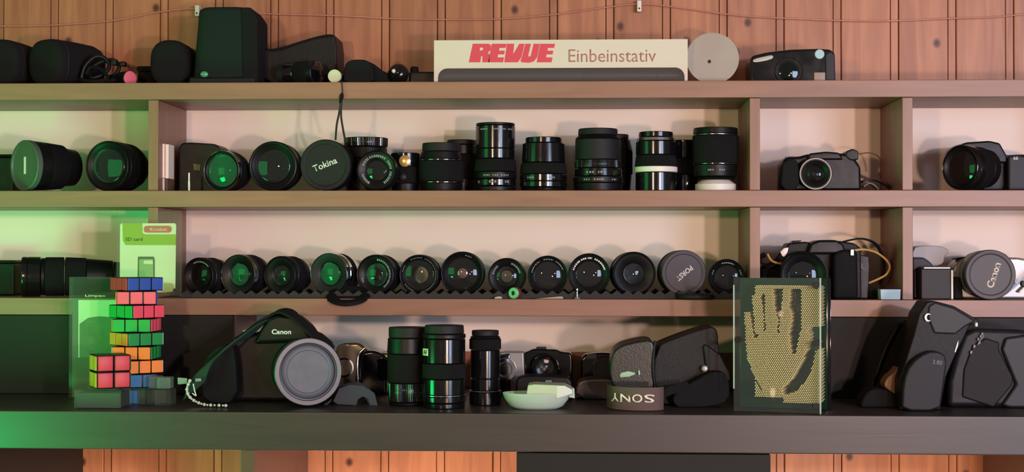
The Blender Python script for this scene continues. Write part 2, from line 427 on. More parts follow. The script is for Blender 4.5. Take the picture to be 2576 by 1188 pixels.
def lens_face(label, cx, cy, r_px, L, yaw, Y, zsup, group, coat=COAT_P, marks=None, secs=None, name='camera_lens', pitch=0, cap=None, **kw):
    """a lens lying on its side, front towards the viewer; yaw>0: body runs back to the right"""
    r = r_px * mpp(Y); c = W(cx, cy, Y)
    if zsup is not None: c.z = zsup + r + .0003
    ax = Vector((math.sin(math.radians(yaw)), math.cos(math.radians(yaw)), math.tan(math.radians(pitch)))).normalized()
    R = axisR(ax)
    T = thing(name, label, 'lens', Vector((c.x, c.y, c.z - r)) + Vector((ax.x, ax.y, 0)) * L * .5, group)
    if cap:
        cap(T, c, R, r)
    else: lens_front(T, c, R, r, coat, marks, **kw)
    if secs is None:
        secs = [('barrel', .0085, L * .28, r, r, BLK), ('focus_ring', L * .28 + .0003, L * .62, r * .985, r * .985, RUB, 79),
                ('aperture_ring', L * .62 + .0003, L * .82, r * .93, r * .90, BLK, 64), ('mount', L * .82 + .0003, L, r * .80, r * .80, SIL)]
    sections(T, c, R, secs, r * kw['through'] if kw.get('through') else 0)
    return T, c, R, r
def cap_plain(m=BLKM, txt=None, ang=0, h=.2, bold=.01, w=None, yaw=0, tm=PRINT, off=(0, 0), dome=.0):
    def f(T, O, R, r):
        cp = lathe(T, 'lens_cap', O, R, [(0, .0012 - dome), (r * .80, .0012), (r * .82, .0004), (r * .86, 0), (r - .0012, 0), (r, .0012), (r, .0075), (r - .001, .0085), (0, .0085)], m, 56)
        if txt:
            ax = R @ Vector((0, 0, 1)); rt = Vector((ax.y, -ax.x, 0)).normalized(); up = (-ax).cross(rt)
            M = Matrix((rt, up, -ax)).transposed()
            o = text(T, 'lettering', txt, O + ax * .0011 + rt * off[0] * r + up * off[1] * r, r * h, tm, math.radians(ang), M, bold, width=(w * r if w else None), ext=.0004)
            sub(cp, o)
    return f
def lens_up(label, cx, Y, zb, prof, group, name='camera_lens', cat='lens'):
    """upright lens: prof = list (part, py_bottom, py_top, halfwidth_px_bottom, halfwidth_px_top, mat[, ribs])"""
    k = mpp(Y); x = X(cx, Y)
    T = thing(name, label, cat, (x, Y, zb), group)
    O = Vector((x, Y, 0))
    for i, s in enumerate(prof):
        part, pb, pt, rb, rt_, m = s[:6]; ribs = s[6] if len(s) > 6 else 0
        z0 = zb if i == 0 else W(cx, pb, Y).z; z1 = W(cx, pt, Y).z
        lathe(T, part, Vector((x, Y, z0 + .0002)), UPR, ring_prof(0, z1 - z0 - .0002, rb * k, rt_ * k, rib=bool(ribs), ch=.0009), m, 48, ribs, .00045 if ribs else 0, smooth=30)
    return T

# ================================================================== TOP SHELF
z1 = zS1t
def pouch(label, cx, cy, rx, ry, L, yaw, Y, m=FAB, name='lens_pouch', group='padded pouches on the top shelf', zip_=True, sq=2.6):
    """soft round-ended padded pouch lying down, end cap towards the viewer"""
    k = mpp(Y); a, b = rx * k, ry * k; c = W(cx, cy, Y); c.z = z1 + b + .0003
    T = thing(name, label, 'pouch', (c.x, Y + L / 2, z1), group)
    yw = math.radians(yaw); ax = Vector((math.sin(yw), math.cos(yw), 0)); R = axisR(ax)
    rt = Vector((ax.y, -ax.x, 0)); up = Vector((0, 0, 1))
    def body(prof):
        bm = bmesh.new(); rings = []
        n = 44
        for s, t in prof:
            ring = []
            for i in range(n):
                an = 2 * PI * i / n; ca, sa = math.cos(an), math.sin(an)
                e = 2 / sq
                x = math.copysign(abs(ca) ** e, ca) * a * s; z = math.copysign(abs(sa) ** e, sa) * b * s
                ring.append(bm.verts.new(c + rt * x + up * z + ax * t))
            rings.append(ring)
        for p, q in zip(rings, rings[1:]):
            for i in range(n): bm.faces.new((p[i], q[i], q[(i + 1) % n], p[(i + 1) % n]))
        bm.faces.new(rings[0][::-1]); bm.faces.new(rings[-1])
        return bm
    link_bm('lid', body([(.6, -.003), (.86, -.0015), (.95, .002), (.99, .008), (1, .014)]), m, T, smooth=50)
    link_bm('zipper', body([(.985, .0143), (1.0, .0148), (1.0, .0172), (.985, .0177)]), BLKM, T, smooth=50)
    link_bm('body', body([(1, .018), (1.0, L * .5), (.97, L * .85), (.88, L * .97), (.7, L)]), m, T, smooth=50)
    return T
pouch('round black padded pouch cut off by the left edge of the top shelf', -10, 150, 66, 62, .075, 10, .05)
pouch('round black padded pouch second from the left on the top shelf', 112, 153, 60, 61, .10, 26, .04)
pouch('round black padded pouch directly left of the tall pouch', 424, 155, 50, 60, .09, 0, .05)

# cable bundle and small torch
T = thing('cable_bundle', 'loose bundle of black cable with plugs beside the pink-ended torch', 'cable', W(240, 205, .06).xz[0:0] or Vector((X(240, .06), .06, z1)))
ptube(T, 'cable', [(205, 196, .05), (215, 165, .05), (240, 143, .055), (262, 146, .06), (275, 165, .06), (262, 185, .055), (232, 196, .05), (222, 180, .06), (250, 158, .065), (285, 152, .07), (300, 170, .07), (282, 200, .065)], .0032, BLK, 8)
ptube(T, 'cable', [(208, 202, .035), (240, 205, .03), (270, 197, .035), (255, 176, .045), (228, 170, .05), (216, 188, .045)], .0030, RUB, 8)
ptube(T, 'cable', [(262, 206, .045), (300, 200, .06), (330, 196, .09), (300, 188, .10)], .0028, RUB, 6)
pbox(T, 'plug', 278, 148, 292, 164, .058, .07, BLK, .0015); pbox(T, 'plug', 300, 154, 314, 166, .062, .075, BLK, .0015)
Y = .05; k = mpp(Y); r = 20 * k; c = Vector((X(327, Y), Y, z1 + r + .0003))
ax = Vector((-.80, .6, 0)).normalized(); R = axisR(ax)
T = thing('torch', 'small black torch lying down with a pink glass end', 'torch', (c.x, Y, z1))
sections(T, c, R, [('head', .002, .022, r, r * .95, BLK), ('grip', .0223, .05, r * .8, r * .8, RUB, 36), ('tail_cap', .0503, .056, r * .75, r * .7, BLK)])
lathe(T, 'end_lens', c, R, [(0, -.0005), (r * .8, 0), (r * .95, .0006), (r * .95, .002), (0, .002)], mat('pink_lens', (224, 110, 130), .3), 32)
T = thing('flat_case', 'low dark flat case lying between the torch and the next round pouch', 'case', (X(355, .10), .11, z1))
a = X(338, .10); b = X(381, .10)
box(T, 'case_body', a, b, .11, .165, z1 + .0002, W(400, 176, .10).z - .001, FAB, .004, 3)
box(T, 'lid', a - .001, b + .001, .109, .166, W(400, 176, .10).z - .0008, W(400, 164, .10).z, FAB, .003, 3)

# tall upright pouch
Y = .035; k = mpp(Y)
T = thing('tall_lens_pouch', 'tall upright dark green-tinted padded pouch with a flap on its right', 'pouch', (X(560, Y), .08, z1), 'padded pouches on the top shelf')
def rpris(T, part, bot, top, z0, z1_, y0, y1, m, rad=.02, bulge=.0):
    """rounded-rectangle column, bot/top = (x0,x1)"""
    bm = bmesh.new(); rings = []; N = 9
    steps = [(0, .94), (.015, 1), (.25, 1.0), (.5, 1.005), (.75, 1), (.93, 1), (.975, .97), (1, .86)]
    for f, s in steps:
        x0 = bot[0] + (top[0] - bot[0]) * f; x1 = bot[1] + (top[1] - bot[1]) * f
        cx, cy = (x0 + x1) / 2, (y0 + y1) / 2; hx, hy = (x1 - x0) / 2 * s, (y1 - y0) / 2 * s
        ring = []
        for i in range(40):
            an = 2 * PI * i / 40; ca, sa = math.cos(an), math.sin(an)
            ring.append(bm.verts.new((cx + math.copysign(abs(ca) ** .5, ca) * hx, cy + math.copysign(abs(sa) ** .5, sa) * hy, z0 + (z1_ - z0) * f)))
        rings.append(ring)
    for p, q in zip(rings, rings[1:]):
        for i in range(40): bm.faces.new((p[i], p[(i + 1) % 40], q[(i + 1) % 40], q[i]))
    bm.faces.new(rings[0]); bm.faces.new(rings[-1])
    return link_bm(part, bm, m, T, smooth=50)
zt = W(560, 16, Y).z
rpris(T, 'body', (X(474, Y), X(640, Y)), (X(490, Y), X(626, Y)), z1 + .0003, zt, Y, .125, mat('green_black_nylon', (24, 36, 32), .85, spec=.2, bump=.6, bscale=1200), .02)
prism(T, 'side_flap', [(606, 18), (630, 18), (648, 44), (649, 204), (610, 206)], Y - .001, .11, FAB, .003)
box(T, 'base_band', X(473, Y) , X(642, Y), Y - .0015, .126, z1 + .0004, z1 + .013, LEATH, .004, 3)
T2 = lathe(T, 'snap_or_glint', W(514, 187, Y - .003), axisR((-.25, 1, .1)), [(0, -.0012), (.003, -.001), (.0045, 0), (.0045, .003), (0, .003)], mat('green_led_glint', (60, 150, 100), .25), 20, sx=1.3)  # green LED glint on the pouch, put in as a coloured stud

# sloping soft case + lens with silver fittings in front
T = thing('soft_camera_case', 'sloping soft black camera case with a peaked right end', 'case', (X(760, .1), .12, z1))
prism(T, 'case_body', [(652, 122), (700, 122), (740, 108), (790, 92), (830, 84), (847, 90), (848, 212), (652, 212)], .085, .16, LEATH, .006, 3, sm=1)
ptube(T, 'seam_piping', [(656, 126, .083), (702, 126, .083), (742, 112, .083), (792, 97, .083), (838, 90, .083)], .0012, FAB)
Y = .03; k = mpp(Y); r = 31 * k
c = Vector((X(793, Y), Y + .01, z1 + r + .0003)); R = axisR((-.93, .37, 0))
T = thing('zoom_lens', 'black lens lying sideways with broken silver ring in front of the peaked case', 'lens', (X(740, Y), Y, z1), 'lenses on the top shelf')
sections(T, c, R, [('front_rim', .0, .010, r * 1.0, r, BLK), ('focus_ring', .0103, .034, r * .98, r * .98, RUB, 64), ('barrel', .0343, .052, r * .94, r * .9, BLKG), ('rear_cap', .0523, .064, r * .82, r * .8, BLKM)])
lathe(T, 'front_glass', c, R, [(0, -.003), (r * .4, -.0022), (r * .78, -.0002), (r * .82, 0), (0, .0005)], COAT_B, 36, smooth=80)
arc_marks(T, 'silver_contacts', c, R, r * .55, r * .95, -.0006, [(60, 100), (108, 160), (200, 235)], SIL, .001)
Y = .012; k = mpp(Y); r = 17 * k; c = Vector((X(840, Y), Y, z1 + r + .0003))
T = thing('film_canister', 'small pale round canister end on the edge of the top shelf', 'canister', (c.x, Y + .01, z1))
lathe(T, 'lid', c, axisR((0.05, 1, 0)), [(0, .0006), (r * .72, .0006), (r * .78, 0), (r * .96, 0), (r, .0008), (r, .006), (0, .006)], mat('pale_lid_plastic', (200, 205, 170), .4), 36)
lathe(T, 'barrel', c, axisR((0.05, 1, 0)), [(0, .0062), (r * .93, .0062), (r * .93, .045), (r * .9, .046), (0, .046)], BLK, 36)
# small rounded pouch with wrist cord
T = thing('small_pouch', 'small rounded dark pouch with a sloping tail right of the pale canister', 'pouch', (X(905, .03), .05, z1), 'padded pouches on the top shelf')
prism(T, 'body', [(864, 214), (864, 172), (872, 154), (892, 149), (922, 150), (936, 162), (942, 214)], .022, .075, FAB, .006, 3, sm=1)
prism(T, 'tail_flap', [(920, 152), (940, 160), (965, 180), (990, 188), (992, 214), (930, 214)], .04, .085, FAB, .004, 2)
T = thing('wrist_cord', 'thin dark wrist cord with a loop hanging down over the top shelf edge', 'cord', W(858, 280, -.004))
ptube(T, 'cord', [(862, 203, .02), (861, 203.5, .006), (860, 204, -.0024), (861, 218, -.003), (862, 236, -.003)], .0008, BLK)
lathe(T, 'slider_bead', W(861, 233, -.0035), axisR(W(856, 262, -.0035) - W(861, 233, -.0035)), [(0, 0), (.0022, .002), (.003, .006), (.0022, .015), (0, .019)], FAB, 14)
mt = mat('dark_brown_cord', (44, 26, 20), .7)
ptube(T, 'loop', [(858, 252, -.0035), (853, 285, -.003), (847, 315, .002), (844, 352, .012)], .0016, mt)
ptube(T, 'loop', [(859, 252, -.0035), (858, 290, -.003), (862, 320, .002), (868, 352, .012)], .0016, mt)
# ball lens webcam
Y = .03; k = mpp(Y); r = 27 * k; c = Vector((X(995, Y), Y, z1 + r + .001))
T = thing('webcam', 'small round black webcam with a bright white glint beside the cardboard box', 'camera', (c.x, Y + .01, z1))
lathe(T, 'ball_body', c, axisR((.25, 1, -.1)), [(0, -.004)] + [(r * math.sin(a), -.004 + r * (1 - math.cos(a)) * .9) for a in [PI * i / 14 for i in range(2, 14)]] + [(0, -.004 + r * 1.75)], BLKG, 40, smooth=80)
lathe(T, 'front_glass', c + Vector((-.0005, -.0056, .0004)), axisR((.25, 1, -.1)), [(0, -.0016), (r * .25, -.001), (r * .42, .0012), (r * .42, .003), (0, .003)], COAT_G, 28, smooth=80)
lathe(T, 'white_glint', c + Vector((-.0025, -.0062, .0018)), axisR((.25, 1, -.1)), [(0, -.003), (.0018, -.0024), (.003, -.001), (.003, 0), (0, 0)], WHITE, 14)  # highlight on the ball put in as a white dot, not a lamp
T = thing('monopod_foot', 'black knob and bar lying on the shelf between webcam and cardboard box', 'monopod', (X(1060, .06), .06, z1))
box(T, 'bar', X(1028, .06), X(1100, .06), .055, .085, z1 + .0003, W(1060, 181, .06).z, BLK, .003, 3)
lathe(T, 'knob', Vector((X(1040, .06), .07, W(1040, 181, .06).z)), UPR, [(0, 0), (.0065, 0), (.0065, .006), (.005, .009), (0, .009)], RUB, 24)
# white cardboard box with window
Y = .022
T = thing('cardboard_box', 'long white cardboard box with red and grey lettering and a cut-out window', 'box', (X(1410, Y), .05, z1))
xa_, xb_ = X(1091, Y), X(1730, Y); zt = W(1400, 100, Y).z; zb = z1 + .0003
card = mat('white_cardboard', (214, 202, 186), .6, vary=.02, vscale=12)
wl, wr = X(1101, Y), X(1722, Y); wt = W(1400, 171, Y).z; rr = .014
bm = bmesh.new()
def arcp(cx, cz, r, a0, a1, n=6): return [(cx + r * math.cos(math.radians(a0 + (a1 - a0) * i / n)), cz + r * math.sin(math.radians(a0 + (a1 - a0) * i / n))) for i in range(n + 1)]
inner = [(wl, zb)] + arcp(wl + rr, wt - rr, rr, 180, 90) + arcp(wr - rr, wt - rr, rr, 90, 0) + [(wr, zb)]
outer = [(xb_, zb), (xb_, zt), (xa_, zt), (xa_, zb)]
link_bm('front_panel', poly_bm(inner + outer, Y, Y + .0008), card, T, smooth=0)
box(T, 'top_panel', xa_, xb_, Y + .0009, .085, zt - .0008, zt, card, 0)
box(T, 'end_panel', xa_, xa_ + .0008, Y + .0009, .085, zb, zt - .0009, card, 0)
box(T, 'end_panel', xb_ - .0008, xb_, Y + .0009, .085, zb, zt - .0009, card, 0)
box(T, 'back_panel', xa_, xb_, .0852, .086, zb, zt, mat('brown_card_inside', (96, 72, 58), .8), 0)
box(T, 'window_film', xa_ + .002, xb_ - .002, Y + .0012, Y + .0016, zb, zt - .03, mat('window_film', (200, 190, 180), .1, alpha=.07), 0)
zc = zb + .014
lathe(T, 'monopod_tube', Vector((xa_ + .004, .055, zc)), axisR((1, 0, 0)), [(0, 0), (.0125, 0), (.0125, .22), (.0108, .221), (.0108, .33), (.009, .331), (.009, xb_ - xa_ - .01), (0, xb_ - xa_ - .01)], DGREY, 24)
red = mat('red_print', (214, 66, 84), .6); pinkg = mat('pinkish_grey_print', (176, 122, 114), .6)
def zp(P, dx=0): return [(1060 + (x + dx) / 3.067, y / 3.067) for x, y in P]
EE = [(542, 338), (655, 338), (648, 370), (600, 370), (597, 391), (642, 391), (636, 420), (590, 420), (586, 443), (636, 443), (628, 481), (514, 481)]
for P, dx in (([(397, 338), (520, 338), (537, 350), (535, 384), (512, 408), (528, 420), (524, 481), (470, 481), (472, 436), (462, 430), (454, 481), (366, 481)], 0), (EE, 2),
              ([(660, 338), (716, 338), (708, 420), (756, 338), (796, 338), (772, 440), (745, 481), (640, 481)], 0),
              ([(802, 338), (846, 338), (824, 428), (830, 440), (844, 430), (866, 338), (914, 338), (894, 440), (868, 474), (830, 485), (775, 481), (764, 470), (776, 440)], 0), (EE, 376)):
    prism(T, 'lettering', zp(P, dx), Y - .0004, Y - .0001, red, 0)
prism(T, 'letter_counter', zp([(452, 370), (470, 366), (478, 376), (470, 388), (450, 390)]), Y - .0006, Y - .0003, card, 0)
text(T, 'lettering', 'Einbeinstativ', W(1540, 140, Y - .0002), 32 * mpp(Y), pinkg, 0, None, -.004, 0, width=219 * mpp(Y))
# metal disc leaning on the wall
Y = .04; r = 66.5 * mpp(Y)
c = Vector((X(1795, Y), .055, z1 + r * .995 + .0003))
T = thing('metal_disc', 'thin dull silver disc with a small centre hole leaning beside the cardboard box', 'disc', (c.x, .055, z1))
Rd = axisR((0, 1, -.12))
lathe(T, 'disc', c, Rd, [(0, 0), (r * .995, 0), (r, .0004), (r, .0012), (0, .0012)], mat('dull_disc_metal', (172, 166, 150), .42, .35, vary=.12, vscale=14), 72)
lathe(T, 'hub', c + Vector((-.005, -.0006, -.005)), Rd, [(0, 0), (.0028, 0), (.0028, .001), (0, .001)], DEEP, 18)
# glossy black instant-looking camera
Y = .03
T = thing('compact_camera', 'glossy black curved compact camera with oval window and pale round button', 'camera', (X(1995, Y), .06, z1), 'cameras on the shelves')
prism(T, 'body', [(1888, 214), (1887, 152), (1892, 140), (1930, 131), (1990, 124), (2060, 122), (2090, 124), (2101, 134), (2103, 214)], Y, .10, BLKG, .005, 4)
prism(T, 'grip_panel', [(2076, 214), (2076, 136), (2090, 128), (2100, 138), (2102, 214)], Y - .0018, Y + .02, DGREY, .002, 3)
prism(T, 'flash_window', [(1893, 156), (1895, 148), (1930, 140), (1944, 138), (1946, 145), (1938, 150), (1905, 157)], Y - .002, Y + .002, SILP, .0008, 2, sm=1)
lathe(T, 'viewfinder_button', W(2062, 136, Y - .002), axisR((0, 1, 0)), [(0, 0), (11 * mpp(Y), 0), (12 * mpp(Y), .0008), (12 * mpp(Y), .003), (0, .003)], mat('pale_blue_glass', (170, 200, 205), .2), 28)
c = W(1984, 180, Y); lathe(T, 'lens_ring', c, axisR((0, 1, 0)), [(0, -.0004), (.015, -.0004), (.0155, -.0012), (.020, -.0012), (.021, -.0002), (.021, .002), (0, .002)], BLKG, 40)
lathe(T, 'front_glass', c, axisR((0, 1, 0)), [(0, -.0035), (.007, -.003), (.0138, -.0012), (0, -.001)], COAT_G, 32, smooth=80)
pbox(T, 'sensor_window', 2048, 182, 2076, 206, Y - .0012, Y + .001, mat('warm_grey_window', (150, 130, 110), .25), .0006)

# ================================================================== SECOND ROW
z2 = zS2t + .0002; G2 = 'lenses on the middle shelf'
T = thing('dark_box', 'small dark box half hidden at the far left of the middle shelf', 'box', (X(10, .09), .12, z2))
pbox(T, 'box_body', -40, 395, 34, 479.5, .10, .16, BLK, .003); pbox(T, 'lid', -42, 388, 36, 395, .098, .162, BLK, .002)
gcap = mat('cap_green_lit', (74, 92, 80), .45)  # part of the green light is put into the cap colour
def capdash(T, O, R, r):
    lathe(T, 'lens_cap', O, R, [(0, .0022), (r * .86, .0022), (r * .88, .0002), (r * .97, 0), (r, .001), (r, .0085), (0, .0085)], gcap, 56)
    ax = R @ Vector((0, 0, 1)); rt = Vector((ax.y, -ax.x, 0)).normalized(); up = (-ax).cross(rt)
    bm = bmesh.new(); bmesh.ops.create_cube(bm, size=1)
    for v in bm.verts: v.co = O + ax * .0018 + rt * (v.co.x * .0035) + up * (v.co.y * .026) - ax * (v.co.z * .0016)
    link_bm('cap_mark', bm, WHITE, T)
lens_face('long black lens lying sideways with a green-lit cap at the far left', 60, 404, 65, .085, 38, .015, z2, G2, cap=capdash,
          secs=[('barrel', .0088, .03, .038, .0368, BLK), ('focus_ring', .0303, .062, .0365, .034, RUB, 79), ('rear_barrel', .0623, .085, .030, .028, BLK)])
lens_face('large black zoom lens with bare dark glass beside the left divider', 268, 405, 64, .070, 16, .02, z2, G2, coat=COAT_G, gr=.74, rimw=.08,
          secs=[('barrel', .0085, .03, .0377, .0377, BLK), ('focus_ring', .0303, .055, .0375, .0365, RUB, 79), ('rear_barrel', .0553, .070, .033, .031, BLK)])
T = thing('white_card_stack', 'bright white slim upright slab right of the left divider', 'card', (X(416, .03), .04, z2))
pbox(T, 'card', 408, 362, 414.5, 448, .028, .06, mat('bright_white_card', (250, 240, 225), .3), .0004); pbox(T, 'card', 415.5, 363, 424, 449, .026, .058, mat('bright_white_card', (250, 240, 225), .3), .0004)
pbox(T, 'stand', 408, 449, 413, 479, .03, .055, WHITE, .0004); pbox(T, 'stand', 416, 450, 422, 479, .032, .05, mat('brown_card_inside', (96, 72, 58)), .0004)
T = thing('black_box', 'black box standing behind the silver-rimmed glass lens', 'box', (X(500, .08), .11, z2))
prism(T, 'box_body', [(448, 481), (449, 372), (456, 360), (480, 358), (540, 362), (552, 370), (552, 481)], .075, .14, BLK, .003, 2)
prism(T, 'tape_label', [(486, 412), (505, 414), (503, 430), (488, 428)], .0735, .076, mat('tan_label', (120, 110, 84), .6), .0003)
T = thing('white_stick', 'thin pale upright stick standing in front of the black box', 'stick', (X(475, .01), .01, z2))
lathe(T, 'stick', Vector((X(475, .012), .012, z2)), UPR, [(0, 0), (.0016, 0), (.0016, .0145), (.0013, .015), (.0013, .027), (0, .0275)], WHITE, 12)
# glass lens with silver rim
T, c, R, r = lens_face('lens with shiny silver-rimmed bulging glass in front of the black box', 556, 424, 51, .055, 16, .012, z2, G2, coat=COAT_G, rim=CHROME, rimw=.05, gr=.9, bulge=.009, deep=.02)
lens_face('large black lens with wide greenish glass left of the capped lens', 686, 408, 63, .07, 3, .018, z2, G2, coat=COAT_G, rimw=.13, gr=.72, deep=.02)
lens_face('black lens with a flat cap lettered in white at a slant', 818, 410, 65, .06, 4, .014, z2, G2, cap=cap_plain(BLKM, 'Tokina', 21, .26, .02, 1.0, off=(-.02, .02)))
lens_up('tall black capped lens standing behind the lettered cap', 920, .085, z2, [('mount', 479, 440, 50, 52, BLK), ('focus_ring', 440, 400, 54, 54, RUB, 79), ('barrel', 400, 372, 56, 53, BLK), ('rear_cap', 371, 348, 55, 56, BLKG, 72)], G2)
lens_face('black lens with a broken ring of white lettering around small glass', 946, 428, 51, .05, 4, .012, z2, G2, coat=COAT_B, marks=[(20, 55), (60, 130), (140, 175), (185, 240), (300, 345)], gr=.55, mcol=GPRINT, rimw=.07)
# upright body with gold badge
T = lens_up('black upright lens with an oval gold badge', 1020, .07, z2, [('mount', 479, 462, 34, 34, BLK), ('focus_ring', 462, 420, 36, 36, RUB, 54), ('barrel', 420, 386, 37, 37, BLKG)], G2)
lathe(T, 'gold_badge', W(1018, 405, .0435), axisR((0, 1, 0)), [(0, -.0012), (.006, -.0008), (.0088, .0005), (.0088, .003), (0, .003)], mat('gold_badge_metal', (224, 190, 120), .25, .7), 28).scale = (1, 1, 1)
lathe(T, 'dial', W(1013, 445, .0435), axisR((0, 1, 0)), [(0, -.0015), (.003, -.001), (.0055, .0005), (.0055, .003), (0, .003)], DGREY, 20)
lens_up('short black lens standing just left of the tallest lens, behind', 1160, .10, z2, [('mount', 479, 450, 34, 36, BLK), ('focus_ring', 450, 390, 38, 38, RUB, 61), ('barrel', 390, 366, 38, 38, BLK), ('rear_cap', 365, 353, 36, 36, BLKM)], G2)
lens_up('black zoom lens with a wide matte grip between two thin silver rings', 1109, .055, z2, [('mount', 479, 462, 52, 55, BLK), ('silver_ring', 461.5, 459, 55.5, 55.5, CHROME), ('focus_ring', 458.5, 406, 57, 57, RUB, 86), ('silver_ring', 405.5, 403, 54, 54, CHROME), ('barrel', 402.5, 383, 53, 50, BLK), ('rear_cap', 382.5, 361, 48, 47, BLKM)], G2)
T = lens_up('tallest lens, long smooth black barrel above a wider ribbed base', 1246, .05, z2, [('mount', 479, 470, 52, 52, BLK), ('aperture_ring', 469, 452, 53, 53, BLKG), ('scale_ring', 451, 434, 54, 54, BLK), ('focus_ring', 433, 402, 54, 51, RUB, 82), ('barrel', 401, 376, 50, 50, BLKG), ('barrel', 375.5, 318, 50, 50, BLKG), ('front_rim', 317.5, 311, 49, 49, BLK)], G2)
def marks_cyl(T, part, cx, Y, r_px, py, h_px, angs, m):
    """printed marks round an upright barrel (angles in degrees, 0 = towards the viewer)"""
    k = mpp(Y); x = X(cx, Y); r = r_px * k + .0001; bm = bmesh.new()
    zc = W(cx, py, Y).z; h = h_px * k / 2
    for a0, a1 in angs:
        a = a0
        while a < a1:
            e = min(a + random.uniform(2.5, 5), a1); q = []
            for rr in (r, r + .0002):
                for (aa, zz) in ((a, -h), (e, -h), (e, h), (a, h)):
                    t = math.radians(aa); q.append(bm.verts.new((x + rr * math.sin(t), Y - rr * math.cos(t), zc + zz)))
            bm.faces.new(q[:4]); bm.faces.new(q[4:])
            for i in range(4): bm.faces.new((q[i], q[(i + 1) % 4], q[4 + (i + 1) % 4], q[4 + i]))
            a = e + random.uniform(1.5, 3)
    return link_bm(part, bm, m, T, smooth=0)
marks_cyl(T, 'lettering', 1246, .05, 50, 328, 3.5, [(-45, -20), (-5, 18), (25, 35), (42, 60)], GPRINT)
marks_cyl(T, 'lettering', 1246, .05, 54, 443, 4, [(-30, -12), (-4, 10), (18, 40)], GPRINT)
marks_cyl(T, 'lettering', 1246, .05, 53, 459, 6, [(-52, -44), (-14, 8), (30, 44)], GPRINT)
T = lens_up('glossy black lens with two bright vertical reflections, flat narrower top', 1367, .05, z2, [('mount', 479, 473, 57, 58, BLKG), ('aperture_ring', 472.5, 458, 60, 60, BLKG), ('scale_ring', 457.5, 440, 60, 60, BLKG), ('focus_ring', 439, 412, 59, 57, RUB, 90), ('barrel', 411, 362, 56, 54, BLKG), ('rear_cap', 361.5, 347, 46, 46, BLKG)], G2)
marks_cyl(T, 'lettering', 1367, .05, 60, 449, 4, [(-40, -22), (14, 30)], GPRINT)
lens_up('black lens partly hidden behind the big matte lens', 1551, .115, z2, [('mount', 479, 440, 34, 38, BLK), ('focus_ring', 440, 380, 40, 40, RUB, 64), ('barrel', 380, 352, 40, 34, BLK), ('rear_cap', 351, 339, 30, 30, BLKM)], G2)
T = lens_up('big matte black lens with small white scale marks and a stepped top', 1504, .052, z2, [('mount', 479, 462, 60, 62, BLK), ('scale_ring', 461.5, 446, 63, 63, BLK), ('aperture_ring', 445.5, 425, 61, 60, BLKG), ('focus_ring', 424.5, 404, 59, 58, BLKG, 90), ('barrel', 403.5, 352, 57, 57, BLKM), ('shoulder', 351.5, 342, 57, 51, BLK), ('rear_cap', 341.5, 325, 50, 49, BLKM)], G2)
marks_cyl(T, 'lettering', 1504, .052, 61, 436, 5, [(-28, -8), (0, 18)], GPRINT); marks_cyl(T, 'lettering', 1504, .052, 63, 454, 4, [(-34, -20), (-10, 12), (32, 46)], GPRINT)
lens_up('dark glossy lens wedged between white-ringed lens and white-based lens', 1722, .11, z2, [('mount', 479, 440, 34, 34, BLKG), ('focus_ring', 439.5, 400, 36, 36, RUB, 54), ('barrel', 399.5, 354, 36, 36, BLKG)], G2)
T = lens_up('glossy black lens with a wide white ring and a thin silver top ring', 1650, .045, z2, [('barrel', 479, 435, 51, 51, BLKG), ('white_ring', 434.5, 420.5, 54, 54, WHITE), ('focus_ring', 420, 392, 53, 50, RUB, 82), ('barrel', 391.5, 357, 50, 50, BLKG), ('silver_ring', 356.5, 347, 48, 47, SIL), ('rear_cap', 346.5, 333, 43, 43, BLKG)], G2)
T = lens_up('black lens standing on a white cap beside the second divider', 1800, .05, z2, [('white_cap', 479, 463, 51, 51, WHITE), ('white_cap_rim', 462.5, 454, 46, 38, WHITE), ('mount', 453.5, 446, 47, 49, BLKG), ('aperture_ring', 445.5, 416, 53, 55, BLK), ('silver_ring', 415.5, 413, 57, 57, CHROME), ('focus_ring', 412.5, 343, 57.5, 57.5, RUB, 90), ('silver_ring', 342.5, 339.5, 56.5, 56.5, SIL), ('front_rim', 339, 323, 56, 55, BLK)], G2)
marks_cyl(T, 'lettering', 1800, .05, 54, 430, 4, [(-25, -10), (5, 20)], GPRINT)
# bridge camera
Y = .035
T = thing('bridge_camera', 'black bridge camera with a silver lens arc between the two right dividers', 'camera', (X(2060, Y), .07, z2), 'cameras on the shelves')
bd = prism(T, 'body', [(1966, 481), (1967, 408), (1980, 394), (2010, 394), (2030, 388), (2060, 384), (2130, 386), (2152, 400), (2166, 420), (2167, 481)], Y, .09, BLK, .005, 3)
prism(T, 'grip', [(1964, 481), (1967, 420), (1975, 404), (1998, 398), (2010, 410), (2012, 481)], Y - .018, Y + .01, RUB, .005, 3, sm=1)
prism(T, 'strap_lug', [(2126, 392), (2130, 380), (2146, 374), (2160, 382), (2160, 402), (2140, 404)], Y - .002, .07, BLK, .002)
prism(T, 'top_dial', [(1975, 401), (1977, 393), (2000, 392), (2002, 400)], Y + .006, Y + .02, SILP, .001)
prism(T, 'flash_hump', [(2030, 402), (2036, 386), (2078, 381), (2112, 384), (2122, 402)], Y - .006, .07, BLK, .003, 3)
c = W(2052, 450, Y - .024); c.z = z2 + .0245; R0 = axisR((0, 1, 0))
R0 = axisR((.12, 1, 0))
lathe(T, 'lens_barrel', c, R0, [(.0195, .001), (.0235, .001), (.0242, .003), (.0242, .028), (.0195, .028), (.0195, .001)], BLK, 48)
lathe(T, 'silver_ring', c, R0, [(.0215, .0), (.0232, .0), (.0236, .0008), (.0215, .0012), (.0215, 0)], SILP, 48)
lens_front(T, c + R0 @ Vector((0, 0, .0012)), R0, .0212, COAT_G, None, BLK, .1, .6, deep=.008)
ptube(T, 'strap_cord', [(2160, 388, .05), (2190, 385, .05), (2213, 398, .07), (2216, 425, .09), (2212, 440, .1)], .0009, mat('brown_cord', (96, 66, 44), .7))
